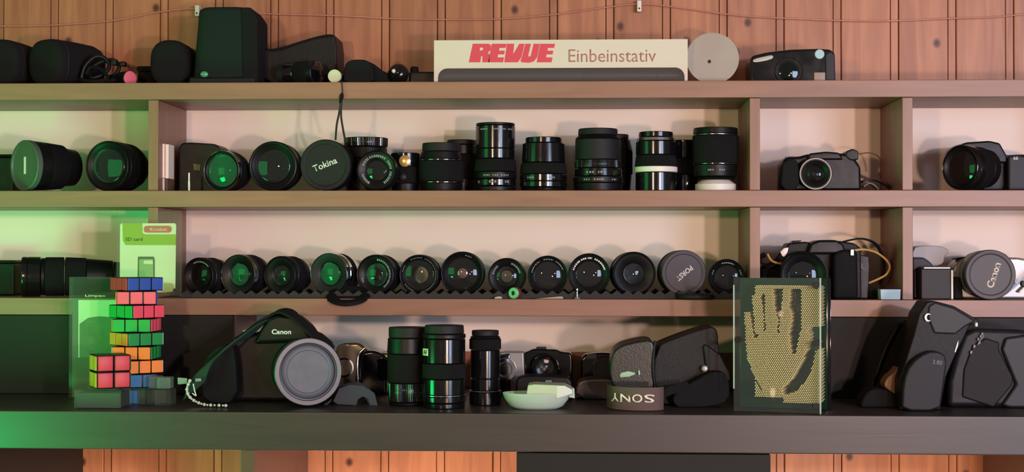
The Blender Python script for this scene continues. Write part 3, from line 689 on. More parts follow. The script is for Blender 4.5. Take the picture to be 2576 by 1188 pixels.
T = thing('neck_strap', 'dark brown strap curled on the shelf right of the bridge camera', 'strap', (X(2200, .08), .09, z2))
ribbon(T, 'strap', [W(2168, 458, .075), W(2184, 451, .08), W(2205, 453, .085), W(2228, 464, .09), W(2242, 477, .095)], (.0, .022, 0), .003, mat('dark_red_brown_strap', (56, 40, 38), .8))
ribbon(T, 'strap_lining', [W(2170, 470, .06), W(2184, 462, .06), W(2196, 466, .06), W(2207, 477, .06)], (0, .018, 0), .002, mat('grey_lining', (110, 102, 100), .8))
# camera at the right edge
Y = .03
T = thing('bridge_camera', 'black camera with a very wide lens cut off by the right edge, middle shelf', 'camera', (X(2470, Y), .08, z2), 'cameras on the shelves')
prism(T, 'body', [(2470, 481), (2468, 400), (2530, 390), (2580, 388), (2625, 396), (2630, 481)], .07, .125, BLK, .005, 3)
prism(T, 'grip', [(2536, 481), (2536, 392), (2560, 388), (2590, 394), (2594, 481)], .05, .08, DGREY, .004, 3)
prism(T, 'viewfinder_hump', [(2396, 400), (2408, 370), (2430, 358), (2490, 354), (2516, 360), (2534, 392), (2534, 410), (2400, 410)], .045, .11, BLK, .005, 3)
c = Vector((X(2415, .012), .014, z2 + 57 * mpp(.014))); R = axisR((.80, .60, 0)); r = 56 * mpp(.014)
sections(T, c, R, [('lens_hood', .0085, .022, r, r * .99, BLKG), ('focus_ring', .0223, .043, r * .97, r * .95, RUB, 90), ('barrel', .0433, .060, r * .92, r * .86, BLK)])
lens_front(T, c, R, r, COAT_G, None, BLKG, .08, .8, deep=.012)
marks_cyl(T, 'lettering', 2485, .05, 1, 410, 10, [(-20, 10)], GPRINT)
text(T, 'lettering', '66', W(2555, 398, .0495), 9 * mpp(.05), PRINT, 0, None, .02)

# ================================================================== THIRD ROW
z3 = zS3t + .0002
# toothed rack for the lenses
T = thing('lens_rack', 'long dark grey toothed foam rack that holds the row of small lenses', 'rack', (X(1160, .06), .06, z3))
foam = mat('dark_grey_foam', (50, 47, 46), .9, bump=.4, bscale=800)
def comb(y0, y1, nm):
    pts = []; px = 458
    base = z3 + .0001
    top = []
    while px < 1862:
        top.append((X(px, .02), W(px, 741, .02).z)); top.append((X(px + 13.5, .02), W(px + 13.5, 731, .02).z)); px += 27
    top.append((X(px, .02), W(px, 741, .02).z))
    bm = bmesh.new()
    f = [bm.verts.new((x, y0, z)) for x, z in top]; b = [bm.verts.new((x, y1, z)) for x, z in top]
    f0 = [bm.verts.new((x, y0, base)) for x, z in top]; b0 = [bm.verts.new((x, y1, base)) for x, z in top]
    for i in range(len(top) - 1):
        bm.faces.new((f0[i], f0[i + 1], f[i + 1], f[i])); bm.faces.new((b0[i], b[i], b[i + 1], b0[i + 1])); bm.faces.new((f[i], f[i + 1], b[i + 1], b[i])); bm.faces.new((f0[i], b0[i], b0[i + 1], f0[i + 1]))
    bm.faces.new((f0[0], f[0], b[0], b0[0])); bm.faces.new((f0[-1], b0[-1], b[-1], f[-1]))
    link_bm(nm, bm, foam, T, smooth=0)
comb(.012, .021, 'toothed_rail'); comb(.140, .149, 'toothed_rail')
box(T, 'base_sheet', X(458, .02), X(1862, .02), .0213, .1397, z3 + .0001, z3 + .0042, foam, 0)
zr = z3 + .0044; G3 = 'lenses lying in the toothed rack'
full = [(25, 85), (95, 150), (165, 230), (300, 345)]
L3 = [
 ('black lens at the left end of the rack, beside the card package', 498, 693, 47, .06, 22, COAT_P, [(60, 140)], {}),
 ('lens with a thin pale green-silver rim, second in the rack', 598, 693, 51, .06, 20, COAT_P, None, dict(rim=SIL, rimw=.045, gr=.6, ringm=DEEP)),
 ('plain matte black lens, third in the rack', 703, 696, 49, .055, 24, COAT_B, None, dict(gr=.55, rim=BLK)),
 ('lens with a chrome back half, behind the flat black ring', 826, 690, 53, .055, 20, COAT_B, None, dict(rim=CHROME, rimw=.035, gr=.58, ringm=DGREY)),
 ('lens with a small bright grey pupil and white print on its left', 943, 692, 51, .055, 14, COAT_R, [(95, 235), (330, 350)], dict(gr=.62, deep=.004, through=.31)),
 ('lens with the largest pale cream pupil', 1053, 692, 51, .05, 6, COAT_R, [(10, 35), (60, 100), (110, 250), (290, 330)], dict(gr=.80, deep=.002, through=.42)),
 ('lens with large glowing pinkish glass', 1162, 690, 55, .05, 3, COAT_R, [(100, 120)], dict(gr=.78, deep=.006, bulge=.007)),
 ('small lens behind the green and red tube', 1274, 698, 47, .05, 2, COAT_R, [(110, 165), (10, 50)], dict(gr=.6, deep=.006, through=.3)),
 ('lens with bluish glass and faint print, right of the red tube', 1378, 694, 50, .05, -2, COAT_B, [(120, 160), (10, 60), (75, 110)], dict(gr=.74)),
 ('lens with bold white lettering around its upper rim', 1482, 691, 53, .05, 0, COAT_B, [(15, 55), (60, 80), (85, 100), (110, 165)], dict(gr=.66, mcol=PRINT)),
 ('wide lens with purple glass and a chipped silver mark at lower right', 1596, 692, 55, .06, -8, COAT_P, None, dict(gr=.5, rim=BLK)),
 None,
 ('small black lens at the right end of the rack', 1828, 698, 46, .05, 6, COAT_B, [(70, 120), (150, 170), (10, 30)], dict(gr=.7)),
]
for it in L3:
    if it is None:
        lens_face('lens with a flat dark cap lettered upside down, second from the right end', 1721, 695, 57, .06, -10, .026, zr, G3, cap=cap_plain(mat('purple_grey_cap', (62, 56, 62), .6), 'PORST', 219, .24, .03, .86, off=(.02, -.02)))
        continue
    lb, cx, cy, rp, L, yw, ct, mk, kw = it
    Yl = .026
    r = rp * mpp(Yl)
    if 'chrome back' in lb:
        secs = [('barrel', .0085, .014, r * .98, r * .98, BLK), ('silver_ring', .0143, .022, r * .98, r * .98, CHROME), ('focus_ring', .0223, .036, r * .97, r * .97, RUB, 79), ('silver_ring', .0363, .042, r * .95, r * .93, CHROME), ('mount', .0423, .055, r * .85, r * .85, SIL)]
    else: secs = None
    lens_face(lb, cx, cy, rp, L, yw, Yl, zr, G3, coat=ct, marks=mk, secs=secs, **kw)
# things lying in front of the rack
T = thing('rubber_eyecup', 'flat black rubber ring lying at the front of the shelf', 'ring', (X(875, .004), .006, z3))
lathe(T, 'ring', Vector((X(875, .004), .012, z3 + .0012)), axisR((0, -.42, 1)), [(.018, 0), (.031, 0), (.033, .002), (.031, .0055), (.024, .007), (.018, .004), (.018, 0)], RUB, 48)
lathe(T, 'inner_disc', Vector((X(875, .004), .012, z3 + .0018)), axisR((0, -.42, 1)), [(0, 0), (.0178, 0), (.0178, .0015), (0, .0015)], FAB, 32)
r = 14 * mpp(0); c = Vector((X(1290, .0), .001, z3 + r + .0002))
T = thing('thread_spool', 'tiny tube with a mint green ring end and dark red body', 'tube', (c.x, .004, z3))
lathe(T, 'green_ring', c, axisR((.6, 1, 0)), [(r * .42, 0), (r * .9, 0), (r, .001), (r, .004), (r * .42, .004), (r * .42, 0)], mat('mint_green_plastic', (110, 205, 140), .35), 32)
lathe(T, 'hole', c, axisR((.6, 1, 0)), [(0, .002), (r * .4, .002), (r * .4, .003), (0, .003)], DEEP, 18)
lathe(T, 'red_tube', c, axisR((.6, 1, 0)), [(0, .0043), (r * 1.05, .0043), (r * 1.15, .006), (r * 1.15, .009), (0, .009)], mat('dark_red_plastic', (92, 40, 40), .45), 32)
T = thing('eraser_crumb', 'tiny pale block left of the mint green ring', 'block', (X(1255, 0), .004, z3))
prism(T, 'block', [(1244, 752), (1245, 748), (1254, 746), (1262, 747), (1263, 752)], .002, .009, mat('pale_block', (176, 168, 140), .7), .0003)
T = thing('white_strip', 'flat pale plastic strip lying along the shelf edge', 'strip', (X(1375, 0), .004, z3))
prism(T, 'strip', [(1332, 752.5), (1338, 750), (1410, 746), (1416, 747), (1417, 752.5)], .001, .010, mat('pale_strip', (160, 152, 132), .6), .0003)
T = thing('silver_pin', 'small silver pin standing upright on a round foot', 'pin', (X(1452, .004), .004, z3))
lathe(T, 'foot', Vector((X(1452, .004), .005, z3)), UPR, [(0, 0), (.0048, 0), (.0035, .0025), (.0015, .003), (0, .003)], SILP, 20)
lathe(T, 'stem', Vector((X(1452, .004), .005, z3 + .0031)), UPR, [(0, 0), (.0013, 0), (.0013, .008), (.0024, .0095), (.0024, .012), (0, .0125)], SIL, 16)
T = thing('flat_black_cap', 'flat black cap lying under the upside-down lettered cap', 'cap', (X(1748, 0), .006, z3))
lathe(T, 'cap', Vector((X(1748, .004), .0, z3 + .0002)) + Vector((0, .010, 0)), UPR, [(0, 0), (.026, 0), (.0275, .002), (.0275, .006), (.026, .0075), (0, .0075)], BLKM, 40, sx=1.0).scale = (1, 1, 1)
T = thing('dark_box', 'dark block behind the front end of the long telephoto lens', 'box', (X(5, .1), .12, z3))
pbox(T, 'box_body', -60, 662, 36, 750, .11, .16, BLK, .003); pbox(T, 'lid', -62, 655, 38, 662, .108, .162, BLK, .002)
# long telephoto
Y = .055; r = 51 * mpp(Y); c = Vector((X(42, .02), .042, z3 + r + .0002)); ax = Vector((.95, .30, 0)).normalized(); R = axisR(ax)
T = thing('telephoto_lens', 'long black telephoto lens lying sideways at the left end with silver ring', 'lens', (X(160, Y), .08, z3), 'telephoto lens')
lens_front(T, c, R, r, COAT_G, None, BLKG, .07, .82, deep=.015)
sections(T, c, R, [('lens_hood', .0085, .028, r, r, BLKG), ('barrel', .0283, .034, r * .93, r * .93, BLK), ('focus_ring', .0343, .062, r * .97, r * .97, RUB, 82), ('silver_ring', .0623, .0638, r * .98, r * .98, CHROME), ('zoom_ring', .0641, .095, r * .97, r * .93, RUB, 82), ('rear_barrel', .0953, .135, r * .90, r * .80, BLK), ('rear_cap', .1353, .145, r * .74, r * .72, BLKM)])
# memory card blister package
Y = -.004
T = thing('card_package', 'clear blister pack with lime green memory card insert leaning on the left divider', 'package', W(372, 750, Y))
lime = mat('lime_print', (150, 170, 40), .55); paleg = mat('pale_green_card', (222, 222, 186), .6, vary=.04, vscale=20)
ca = prism(T, 'card_insert', [(301, 736), (302, 566), (306, 562), (440, 562), (443, 566), (441, 726), (421, 726), (418, 736)], Y, Y + .0006, paleg, 0)
def flat(part, pix, m, dy=.0004, parent=None):
    o = prism(T, part, pix, Y - dy, Y - dy + .0003, m, 0)
    if parent: sub(parent, o)
    return o
flat('header_print', [(308, 562), (358, 562), (358, 586), (364, 590), (443, 590), (442, 617), (316, 617), (309, 606)], lime, parent=ca)
pill = [(362, 577)] + [(369 + 8 * math.cos(a), 577 - 8.5 * math.sin(a)) for a in (2.6, 2.1, 1.57)] + [(424 + 8 * math.cos(a), 577 - 8.5 * math.sin(a)) for a in (1.57, 1, .5, 0, -.5, -1, -1.57)] + [(369 + 8 * math.cos(a), 577 - 8.5 * math.sin(a)) for a in (-1.57, -2.1, -2.6)]
flat('logo_pill', pill, mat('red_logo_print', (206, 96, 84), .5), .0007, ca)
sub(ca, text(T, 'lettering', 'Kruidvat', W(399, 577, Y - .0009), 8.5 * mpp(Y), mat('pale_pink_print', (240, 205, 180), .5), 0, None, .02, width=44 * mpp(Y)))
sub(ca, text(T, 'lettering', 'SD card', W(337, 602, Y - .0006), 9 * mpp(Y), mat('dark_green_print', (60, 80, 30), .6), 0, None, .01, width=44 * mpp(Y)))
flat('card_window', [(347, 646), (386, 646), (389, 652), (389, 706), (346, 706)], mat('dark_green_frame', (74, 90, 60), .5), .0006, ca)
mc = flat('memory_card', [(350, 655), (353, 652), (385, 652), (386, 704), (350, 704)], mat('grey_green_memory_card', (140, 170, 110), .4), .0012)
sub(mc, prism(T, 'card_label', [(362, 656), (384, 655), (385, 665), (361, 664)], Y - .0016, Y - .0012, paleg, 0))
flat('capacity_badge', [(404, 716), (410, 712), (432, 713), (438, 720), (434, 734), (410, 736), (403, 728)], mat('olive_badge', (186, 186, 100), .5), .001)
prism(T, 'blister_shell', [(294, 742), (294, 536), (298, 531), (452, 531), (456, 536), (455, 745)], Y - .0035, Y - .0028, FILM, .0)
prism(T, 'blister_flange', [(292, 744), (292, 532), (296, 532), (296, 744)], Y - .0028, Y + .002, FILM, 0)
prism(T, 'blister_flange', [(452, 746), (452, 532), (457, 532), (456, 746)], Y - .0028, Y + .002, FILM, 0)
# SLR with strap in the second bay
Y = .02
T = thing('slr_camera', 'black SLR camera with a looping black neck strap edged in yellow', 'camera', (X(2060, Y), .07, z3), 'cameras on the shelves')
prism(T, 'body', [(1962, 752), (1960, 650), (1975, 628), (1985, 612), (2030, 608), (2040, 612), (2110, 606), (2150, 612), (2166, 625), (2168, 752)], .035, .095, LEATH, .005, 3)
prism(T, 'pentaprism', [(2030, 640), (2040, 612), (2062, 604), (2105, 604), (2122, 614), (2130, 640)], .022, .09, BLK, .004, 3)
prism(T, 'grip', [(2096, 752), (2096, 640), (2120, 628), (2158, 630), (2160, 752)], .012, .04, RUB, .006, 3)
prism(T, 'top_dial', [(1990, 614), (1992, 606), (2016, 605), (2018, 614)], .045, .07, BLKG, .001)
prism(T, 'strap_lug', [(2140, 630), (2142, 628), (2148, 628), (2148, 643), (2140, 643)], .009, .014, SIL, .0004)
prism(T, 'side_door', [(2162, 752), (2162, 640), (2186, 645), (2188, 670), (2184, 752)], .04, .09, BLK, .002)
text(T, 'lettering', 'R', W(2167, 672, .0385), 18 * mpp(.04), GPRINT, 0.2, None, -.01)
c = Vector((X(2020, -.0), .0, z3 + .036)); R0 = axisR((0.1, 1, 0)); 
sections(T, c + Vector((0, 0, 0)), R0, [('barrel', .0085, .02, .033, .034, BLK), ('focus_ring', .0203, .034, .035, .035, RUB, 82)])
lens_front(T, c, R0, .033, COAT_B, None, BLK, .08, .66)
ribbon(T, 'neck_strap', [W(2110, 612, .06), W(2140, 604, .065), W(2170, 601, .07), W(2200, 612, .08), W(2218, 640, .09), W(2224, 680, .1), W(2214, 715, .11)], (.003, .030, 0), .0025, FAB)
ribbon(T, 'neck_strap', [W(1968, 636, .05), W(1955, 655, .05), W(1935, 668, .05), W(1918, 664, .06), W(1912, 650, .07), W(1925, 640, .09)], (0, .028, .004), .0025, FAB)
yel = mat('mustard_cord', (196, 160, 88), .7)
ptube(T, 'strap_edge', [(2150, 630, .02), (2175, 628, .03), (2205, 636, .05), (2230, 655, .055), (2238, 672, .055), (2230, 690, .055), (2210, 702, .055), (2186, 712, .06)], .0017, yel)
ptube(T, 'strap_edge', [(1931, 640, .045), (1940, 655, .04), (1955, 662, .035), (1972, 664, .034)], .0017, yel)
prism(T, 'strap_buckle', [(1962, 634), (1972, 624), (1984, 622), (1982, 634), (1974, 648), (1968, 646)], .032, .036, SILP, .0008)
prism(T, 'bag_base', [(1915, 752), (1916, 680), (1930, 664), (1962, 668), (1962, 752)], .05, .10, FAB, .004, 2)
prism(T, 'strap_fold', [(2168, 752), (2170, 716), (2190, 720), (2212, 730), (2213, 752)], .05, .09, FAB, .003, 2)
T = thing('pale_blue_box', 'small pale blue carton against the third divider', 'box', (X(2240, .01), .015, z3))
prism(T, 'carton', [(2216, 752.5), (2215, 729), (2266, 729), (2265, 752.5)], .008, .03, mat('pale_blue_card', (168, 194, 204), .6), .0006)
prism(T, 'flap', [(2215, 730), (2215, 728.5), (2266, 728.5), (2266, 730)], .0072, .031, mat('pale_blue_card', (168, 194, 204), .6), .0001)
# flash units
Y = .03
T = thing('flash_unit', 'tilted grey flash head with a domed diffuser behind the dark grey box', 'flash', (X(2345, .08), .09, z3))
prism(T, 'diffuser', [(2296, 668), (2296, 624), (2320, 618), (2366, 619), (2384, 626), (2388, 634), (2376, 645), (2374, 664), (2350, 672)], .075, .12, mat('grey_translucent_diffuser', (150, 146, 146), .5), .005, 3, sm=1)
prism(T, 'flash_head', [(2296, 682), (2296, 648), (2325, 648), (2344, 662), (2356, 684)], .06, .11, DGREY, .003, 2)
prism(T, 'foot', [(2300, 754), (2300, 680), (2318, 680), (2318, 754)], .06, .10, BLKG, .002)
T = thing('grey_box', 'dark grey square battery grip with a bright silver top edge', 'accessory', (X(2355, Y), .05, z3))
pbox(T, 'box_body', 2318, 677, 2392, 752.6, Y, .085, mat('grey_vinyl', (46, 43, 45), .6, bump=.4, bscale=900), .002)
pbox(T, 'metal_top', 2324, 672, 2391, 677, Y, .08, SILP, .0008)
pbox(T, 'metal_edge', 2393, 680, 2398, 742, Y, .08, WHITE, .0004)
# silver SLR
T = thing('slr_camera', 'silver SLR camera with a black lettered lens cap in the right bay', 'camera', (X(2480, .03), .07, z3), 'cameras on the shelves')
prism(T, 'body', [(2396, 752.6), (2398, 680), (2402, 668), (2420, 652), (2440, 648), (2560, 648), (2600, 655), (2606, 752.6)], .05, .10, SILP, .004, 3)
prism(T, 'grip', [(2400, 752.6), (2400, 700), (2406, 696), (2418, 700), (2424, 752.6)], .036, .055, RUB, .004, 3)
prism(T, 'pentaprism', [(2432, 676), (2450, 650), (2468, 636), (2500, 634), (2530, 637), (2548, 658), (2560, 690), (2500, 694)], .03, .10, mat('grey_body_plastic', (112, 110, 110), .45), .005, 3)
prism(T, 'top_plate', [(2466, 658), (2470, 638), (2500, 634), (2528, 638), (2534, 650), (2528, 658), (2500, 650)], .026, .05, mat('champagne_metal', (190, 182, 172), .35, .3), .002)
text(T, 'lettering', 'Canon', W(2500, 643, .0257), 6.5 * mpp(.026), mat('dark_print', (50, 48, 46), .6), 0, None, .01, width=34 * mpp(.026))
prism(T, 'shutter_dial', [(2404, 654), (2406, 648), (2440, 646), (2440, 652)], .06, .085, BLK, .001)
r = 62 * mpp(.0); c = Vector((X(2492, .0), .0, z3 + r + .0006)); R0 = axisR((0, 1, 0))
cap_plain(mat('black_brown_cap', (58, 52, 52), .5), 'Canon', 72, .30, .03, 1.05, tm=mat('cream_print', (226, 216, 200), .5), off=(.12, -.02))(T, c, R0, r)
sections(T, c, R0, [('focus_ring', .0088, .022, r * 1.0, r * .99, BLK, 90), ('barrel', .0223, .05, r * .97, r * .96, mat('grey_body_plastic', (112, 110, 110)))])
T = thing('strap_end', 'white strap end at the right edge of the third shelf', 'strap', (X(2590, .04), .04, z3))
ribbon(T, 'strap', [W(2560, 735, .015), W(2580, 715, .02), W(2600, 690, .03), W(2610, 665, .04)], (.0, .02, 0), .002, WHITE)
lathe(T, 'end_knob', W(2577, 714, .012), axisR((0, 1, 0)), [(0, 0), (.004, .0), (.0045, .001), (.0045, .008), (0, .008)], BLK, 20)

# ================================================================== COUNTER THINGS
zc = zCt + .0002
def YC_at(py): return None
# clear blister behind the puzzle tower
Yb = -.05
T = thing('bulb_package', 'clear blister pack with a pale green label standing behind the puzzle tower', 'package', W(285, 1000, Yb))
T.location.z = zc
zb_ = W(285, 1012, Yb).z
lab = prism(T, 'label', [(197, 900), (197, 755), (245, 755), (380, 755), (380, 900)], Yb + .001, Yb + .0018, mat('mint_label', (190, 224, 184), .6), 0)
prism(T, 'label_picture', [(200, 900), (200, 815), (222, 800), (250, 796), (300, 800), (300, 900)], Yb + .0006, Yb + .001, mat('green_label_picture', (70, 120, 70), .6, vary=.5, vscale=60), 0)
a = W(181, 697, Yb); b = W(386, 1000, Yb)
box(T, 'blister_shell', a.x, b.x, Yb - .012, Yb - .0112, zc + .0002, a.z, FILM, 0)
box(T, 'backing_card', a.x, b.x, Yb + .002, Yb + .0028, zc + .0002, W(0, 737, Yb).z if False else W(285, 752, Yb).z, mat('green_grey_card', (84, 104, 78), .6), 0)
box(T, 'blister_side', a.x, a.x + .0008, Yb - .0112, Yb + .002, zc + .0002, a.z, FILM, 0)
box(T, 'blister_side', b.x - .0008, b.x, Yb - .0112, Yb + .002, zc + .0002, a.z, FILM, 0)
box(T, 'blister_top', a.x, b.x, Yb - .0112, Yb + .002, a.z - .0008, a.z, FILM, 0)
text(T, 'lettering', 'Limpeo', W(240, 745, Yb - .0122), 8 * mpp(Yb), mat('pale_green_print', (190, 214, 180), .5), 0, None, .02, width=52 * mpp(Yb))
# puzzle tower: nine twisted layers of three by three
TC = {'o': mat('tile_orange', (240, 140, 50), .5), 'r': mat('tile_red', (205, 50, 66), .5), 'p': mat('tile_pink', (232, 80, 100), .5),
      'b': mat('tile_blue', (20, 70, 160), .5), 'g': mat('tile_green', (8, 140, 60), .5), 'w': mat('tile_white', (225, 225, 215), .5), 't': mat('tile_teal_blue', (10, 110, 165), .5)}
Yt = -.15; Wc = .0545; cell = Wc / 3
tx = X(318, Yt); 
T = thing('puzzle_tower', 'tall twisting colour puzzle tower of black cubes with coloured tiles', 'puzzle', (tx, Yt, zc))
T0 = T
# (yaw, front tiles, right side tiles, left side tiles) from the bottom up
layers = [(-2, 't', 't', 'g'), (25, 'o', 'w', 'g'), (-15, 'o', 'g', 'w'), (27, 'g', 'w', 'o'), (-15, 'g', 'p', 'o'), (37, 'p', 'b', 'g'), (-1, 'p', 'b', 'o'), (25, 'b', 'w', 'r')]
zt_all = W(314, 698, Yt).z; zlow = W(314, 978, Yt).z; lh = (zt_all - zlow) / 8
T.location.z = zlow; ww = Wc
for i, (yw, fc, rs, ls) in enumerate(layers):
    z0 = zlow + lh * i; z1_ = z0 + lh
    Rz = Matrix.Rotation(math.radians(yw + 16.5), 3, 'Z'); cen = Vector((X(311, Yt), Yt + .035, 0)) + Vector((.0085, 0, 0))
    bm = box_bm(-ww / 2, ww / 2, -ww / 2, ww / 2, z0 + .0003, z1_ - .0003, .0012, 2)
    bmesh.ops.rotate(bm, cent=(0, 0, 0), matrix=Rz, verts=bm.verts); bmesh.ops.translate(bm, vec=cen, verts=bm.verts)
    lay = link_bm('layer', bm, BLK, T)
    for side, cc in enumerate((fc, rs, 'w', ls)):
        Rs = Rz @ Matrix.Rotation(side * PI / 2, 3, 'Z')
        for j in range(3):
            x = (j - 1) * (ww / 3)
            bm = box_bm(x - cell * .45, x + cell * .45, -ww / 2 - .0011, -ww / 2 + .0004, z0 + lh * .06, z1_ - lh * .06, .0010, 2)
            bmesh.ops.rotate(bm, cent=(0, 0, 0), matrix=Rs, verts=bm.verts); bmesh.ops.translate(bm, vec=cen, verts=bm.verts)
            sub(lay, link_bm('tile', bm, TC[cc], T, wn=True))
T = thing('clear_box', 'clear plastic box with a small blue block inside, under the puzzle tower', 'box', (X(330, Yt), Yt + .035, zc), 'low clear plastic boxes')
hx0, hx1 = X(308, Yt), X(366, Yt)
hx0 -= .004; zq = zlow; bx = [(hx0, hx1, Yt, Yt + .0015), (hx0, hx1, Yt + .0585, Yt + .06), (hx0, hx0 + .0015, Yt + .0016, Yt + .0584), (hx1 - .0015, hx1, Yt + .0016, Yt + .0584)]
for bb in bx: box(T, 'box_wall', *bb, zc + .0002, zq - .0022, FILM, .0002)
box(T, 'lid', hx0 - .0005, hx1 + .0005, Yt - .0005, Yt + .0605, zq - .002, zq - .0003, FILM, .0003)
box(T, 'blue_block', X(320, Yt), X(341, Yt), Yt + .008, Yt + .02, zc + .0003, zq - .003, TC['t'], .001)
# 2x2 puzzle cube on a clear box
Yq = -.205; k = mpp(Yq)
T = thing('clear_box', 'low clear plastic box under the small puzzle cube', 'box', (X(248, Yq), Yq + .02, zc), 'low clear plastic boxes')
zq = W(245, 980, Yq).z
gx0, gx1 = X(188, Yq), X(305, Yq)
for nm, bb in (('box_wall', (gx0, gx1, Yq, Yq + .0015)), ('box_wall', (gx0, gx1, Yq + .0485, Yq + .05)), ('box_wall', (gx0, gx0 + .0015, Yq + .0016, Yq + .0484)), ('box_wall', (gx1 - .0015, gx1, Yq + .0016, Yq + .0484))):
    box(T, nm, *bb, zc + .0002, zq - .0022, FILM, .0002)
box(T, 'lid', gx0 - .0005, gx1 + .0005, Yq - .0005, Yq + .0505, zq - .002, zq - .0003, FILM, .0003)
box(T, 'grey_lining', gx0 + .002, gx1 - .002, Yq + .002, Yq + .048, zc + .0002, zc + (zq - zc) * .8, mat('green_grey_lining', (26, 46, 36), .7), .001)
T = thing('puzzle_cube', 'two by two puzzle cube with four red tiles in front and an orange side', 'puzzle', (X(247, Yq), Yq + .025, zq))
s = (X(302, Yq) - X(213, Yq)); a = math.radians(30); Rz = Matrix.Rotation(a, 3, 'Z'); s *= .94; cen = Vector((X(247, Yq) + .008, Yq - .002 + s * .68, zq + s / 2 + .0003)); h = s / 2
for ix in (-1, 1):
    for iy in (-1, 1):
        for iz in (-1, 1):
            bm = box_bm(min(0, ix) * h, max(0, ix) * h, min(0, iy) * h, max(0, iy) * h, min(0, iz) * h, max(0, iz) * h, .0014, 2)
            bmesh.ops.rotate(bm, cent=(0, 0, 0), matrix=Rz, verts=bm.verts); bmesh.ops.translate(bm, vec=cen, verts=bm.verts)
            cub = link_bm('cubelet', bm, BLK, T)
            faces = []
            if iy < 0: faces.append((0, ix, iz, 'r'))
            if ix < 0: faces.append((3, -iy, iz, 'o'))
            if ix > 0: faces.append((1, iy, iz, 'g'))
            for side, u, v, col in faces:
                bm = box_bm(min(u, 0) * h + .0016, max(u, 0) * h - .0016, -h - .0009, -h + .0004, min(v, 0) * h + .0016, max(v, 0) * h - .0016, .0012, 2)
                bmesh.ops.rotate(bm, cent=(0, 0, 0), matrix=Rz @ Matrix.Rotation(side * PI / 2, 3, 'Z'), verts=bm.verts); bmesh.ops.translate(bm, vec=cen, verts=bm.verts)
                sub(cub, link_bm('tile', bm, TC[col], T))
# clear glassy blocks
for (p0, p1, pt, Yg, lb) in ((372, 402, 948, -.16, 'small clear plastic block leaning against the foot of the puzzle tower'), (393, 428, 950, -.17, 'small clear plastic block right of its twin, beside the beaded strap')):
    T = thing('clear_block', lb, 'block', (X((p0 + p1) / 2, Yg), Yg + .01, zc), 'clear plastic blocks')
    w_ = X(p1, Yg) - X(p0, Yg); zt = W(400, pt, Yg).z; zm = W(400, 980, Yg).z
    box(T, 'stand', X(p0 - 3, Yg), X(p1 + 3, Yg), Yg, Yg + .03, zc + .0002, zm - .0004, FILM, .0015)
    box(T, 'block', X(p0, Yg), X(p1, Yg), Yg + .004, Yg + .024, zm, zt, mat('frosted_clear_plastic', (110, 130, 122), .3, alpha=.4), .002)
# big DSLR
Y = -.10
T = thing('dslr_camera', 'large black DSLR camera with a grey-capped zoom lens and a beaded strap', 'camera', (X(690, Y), -.08, zc), 'cameras on the counter')
prism(T, 'body', [(515, 1018), (512, 930), (535, 880), (590, 856), (640, 838), (665, 830), (790, 838), (826, 868), (834, 1018)], -.105, -.05, BLK, .007, 4)
prism(T, 'grip', [(508, 1022), (505, 930), (530, 880), (575, 862), (592, 880), (598, 1022)], -.135, -.10, RUB, .009, 4, sm=1)
prism(T, 'pentaprism', [(636, 866), (655, 826), (678, 800), (700, 792), (735, 796), (768, 824), (790, 860)], -.120, -.045, BLK, .006, 4)
text(T, 'lettering', 'Canon', W(708, 835, -.1205), 13 * mpp(-.12), PRINT, 0, None, .035, width=50 * mpp(-.12))
prism(T, 'hot_shoe_cover', [(672, 800), (690, 784), (706, 776), (726, 780), (740, 790), (744, 806)], -.095, -.06, FAB, .003)
prism(T, 'strap_pad', [(608, 832), (634, 826), (636, 836), (622, 842)], -.105, -.10, SILP, .0008)
yaw = math.radians(-20); ax = Vector((math.sin(yaw), math.cos(yaw), 0)); R = axisR(ax)
r = 86 * mpp(-.18); c = W(776, 936, -.18); c.z = max(c.z, zc + r + .0005)
def bigcap(T, O, R, r):
    lathe(T, 'front_rim', O, R, [(r * .80, .006), (r * .80, .002), (r * .84, .0016), (r * .86, 0), (r - .001, 0), (r, .0012), (r, .010), (r * .80, .010)], mat('grey_rim_plastic', (50, 52, 60), .35), 64)
    lathe(T, 'lens_cap', O, R, [(0, .0035), (r * .62, .0035), (r * .64, .0025), (r * .74, .0025), (r * .79, .004), (r * .79, .008), (0, .008)], GREYP, 64)
bigcap(T, c, R, r)
sections(T, c, R, [('barrel', .0103, .022, r * .98, r * .97, BLK), ('zoom_ring', .0223, .044, r * .98, r * .96, RUB, 100), ('focus_ring', .0443, .056, r * .93, r * .9, RUB, 90), ('mount', .0563, .072, r * .84, r * .8, BLK)])
stp = mat('strap_green_lit', (24, 48, 38), .85, bump=.4, bscale=1200)  # green light falling on the strap is put into its colour
ribbon(T, 'neck_strap', [W(652, 826, -.11), W(625, 838, -.125), W(580, 870, -.14), W(535, 905, -.15), W(505, 940, -.155), W(488, 985, -.16)], (.030, .0, .026), .002, stp)
ribbon(T, 'neck_strap', [W(690, 790, -.10), W(712, 784, -.115), W(745, 800, -.122), W(790, 842, -.125), W(832, 878, -.13)], (.006, .026, .002), .0035, FAB)
ribbon(T, 'neck_strap', [W(700, 786, -.095), W(660, 806, -.10), W(630, 830, -.10), W(600, 850, -.10)], (.004, .026, .002), .0035, FAB)
ribbon(T, 'strap_tail', [W(820, 1012, -.13), W(852, 985, -.12), W(885, 975, -.11), W(915, 982, -.10), W(935, 1005, -.10), W(938, 1022, -.10)], (.0, .034, .010), .0025, STRAPG)
prism(T, 'grey_strap_panel', [(838, 1010), (852, 978), (880, 968), (915, 972), (942, 990), (950, 1022), (930, 1026), (926, 1004), (912, 998), (900, 1006), (896, 1020), (850, 1018)], -.152, -.148, STRAPG, .0008)
prism(T, 'plastic_buckle', [(446, 950), (470, 952), (472, 966), (447, 968)], -.165, -.160, mat('grey_clear_buckle', (120, 136, 128), .3), .001)
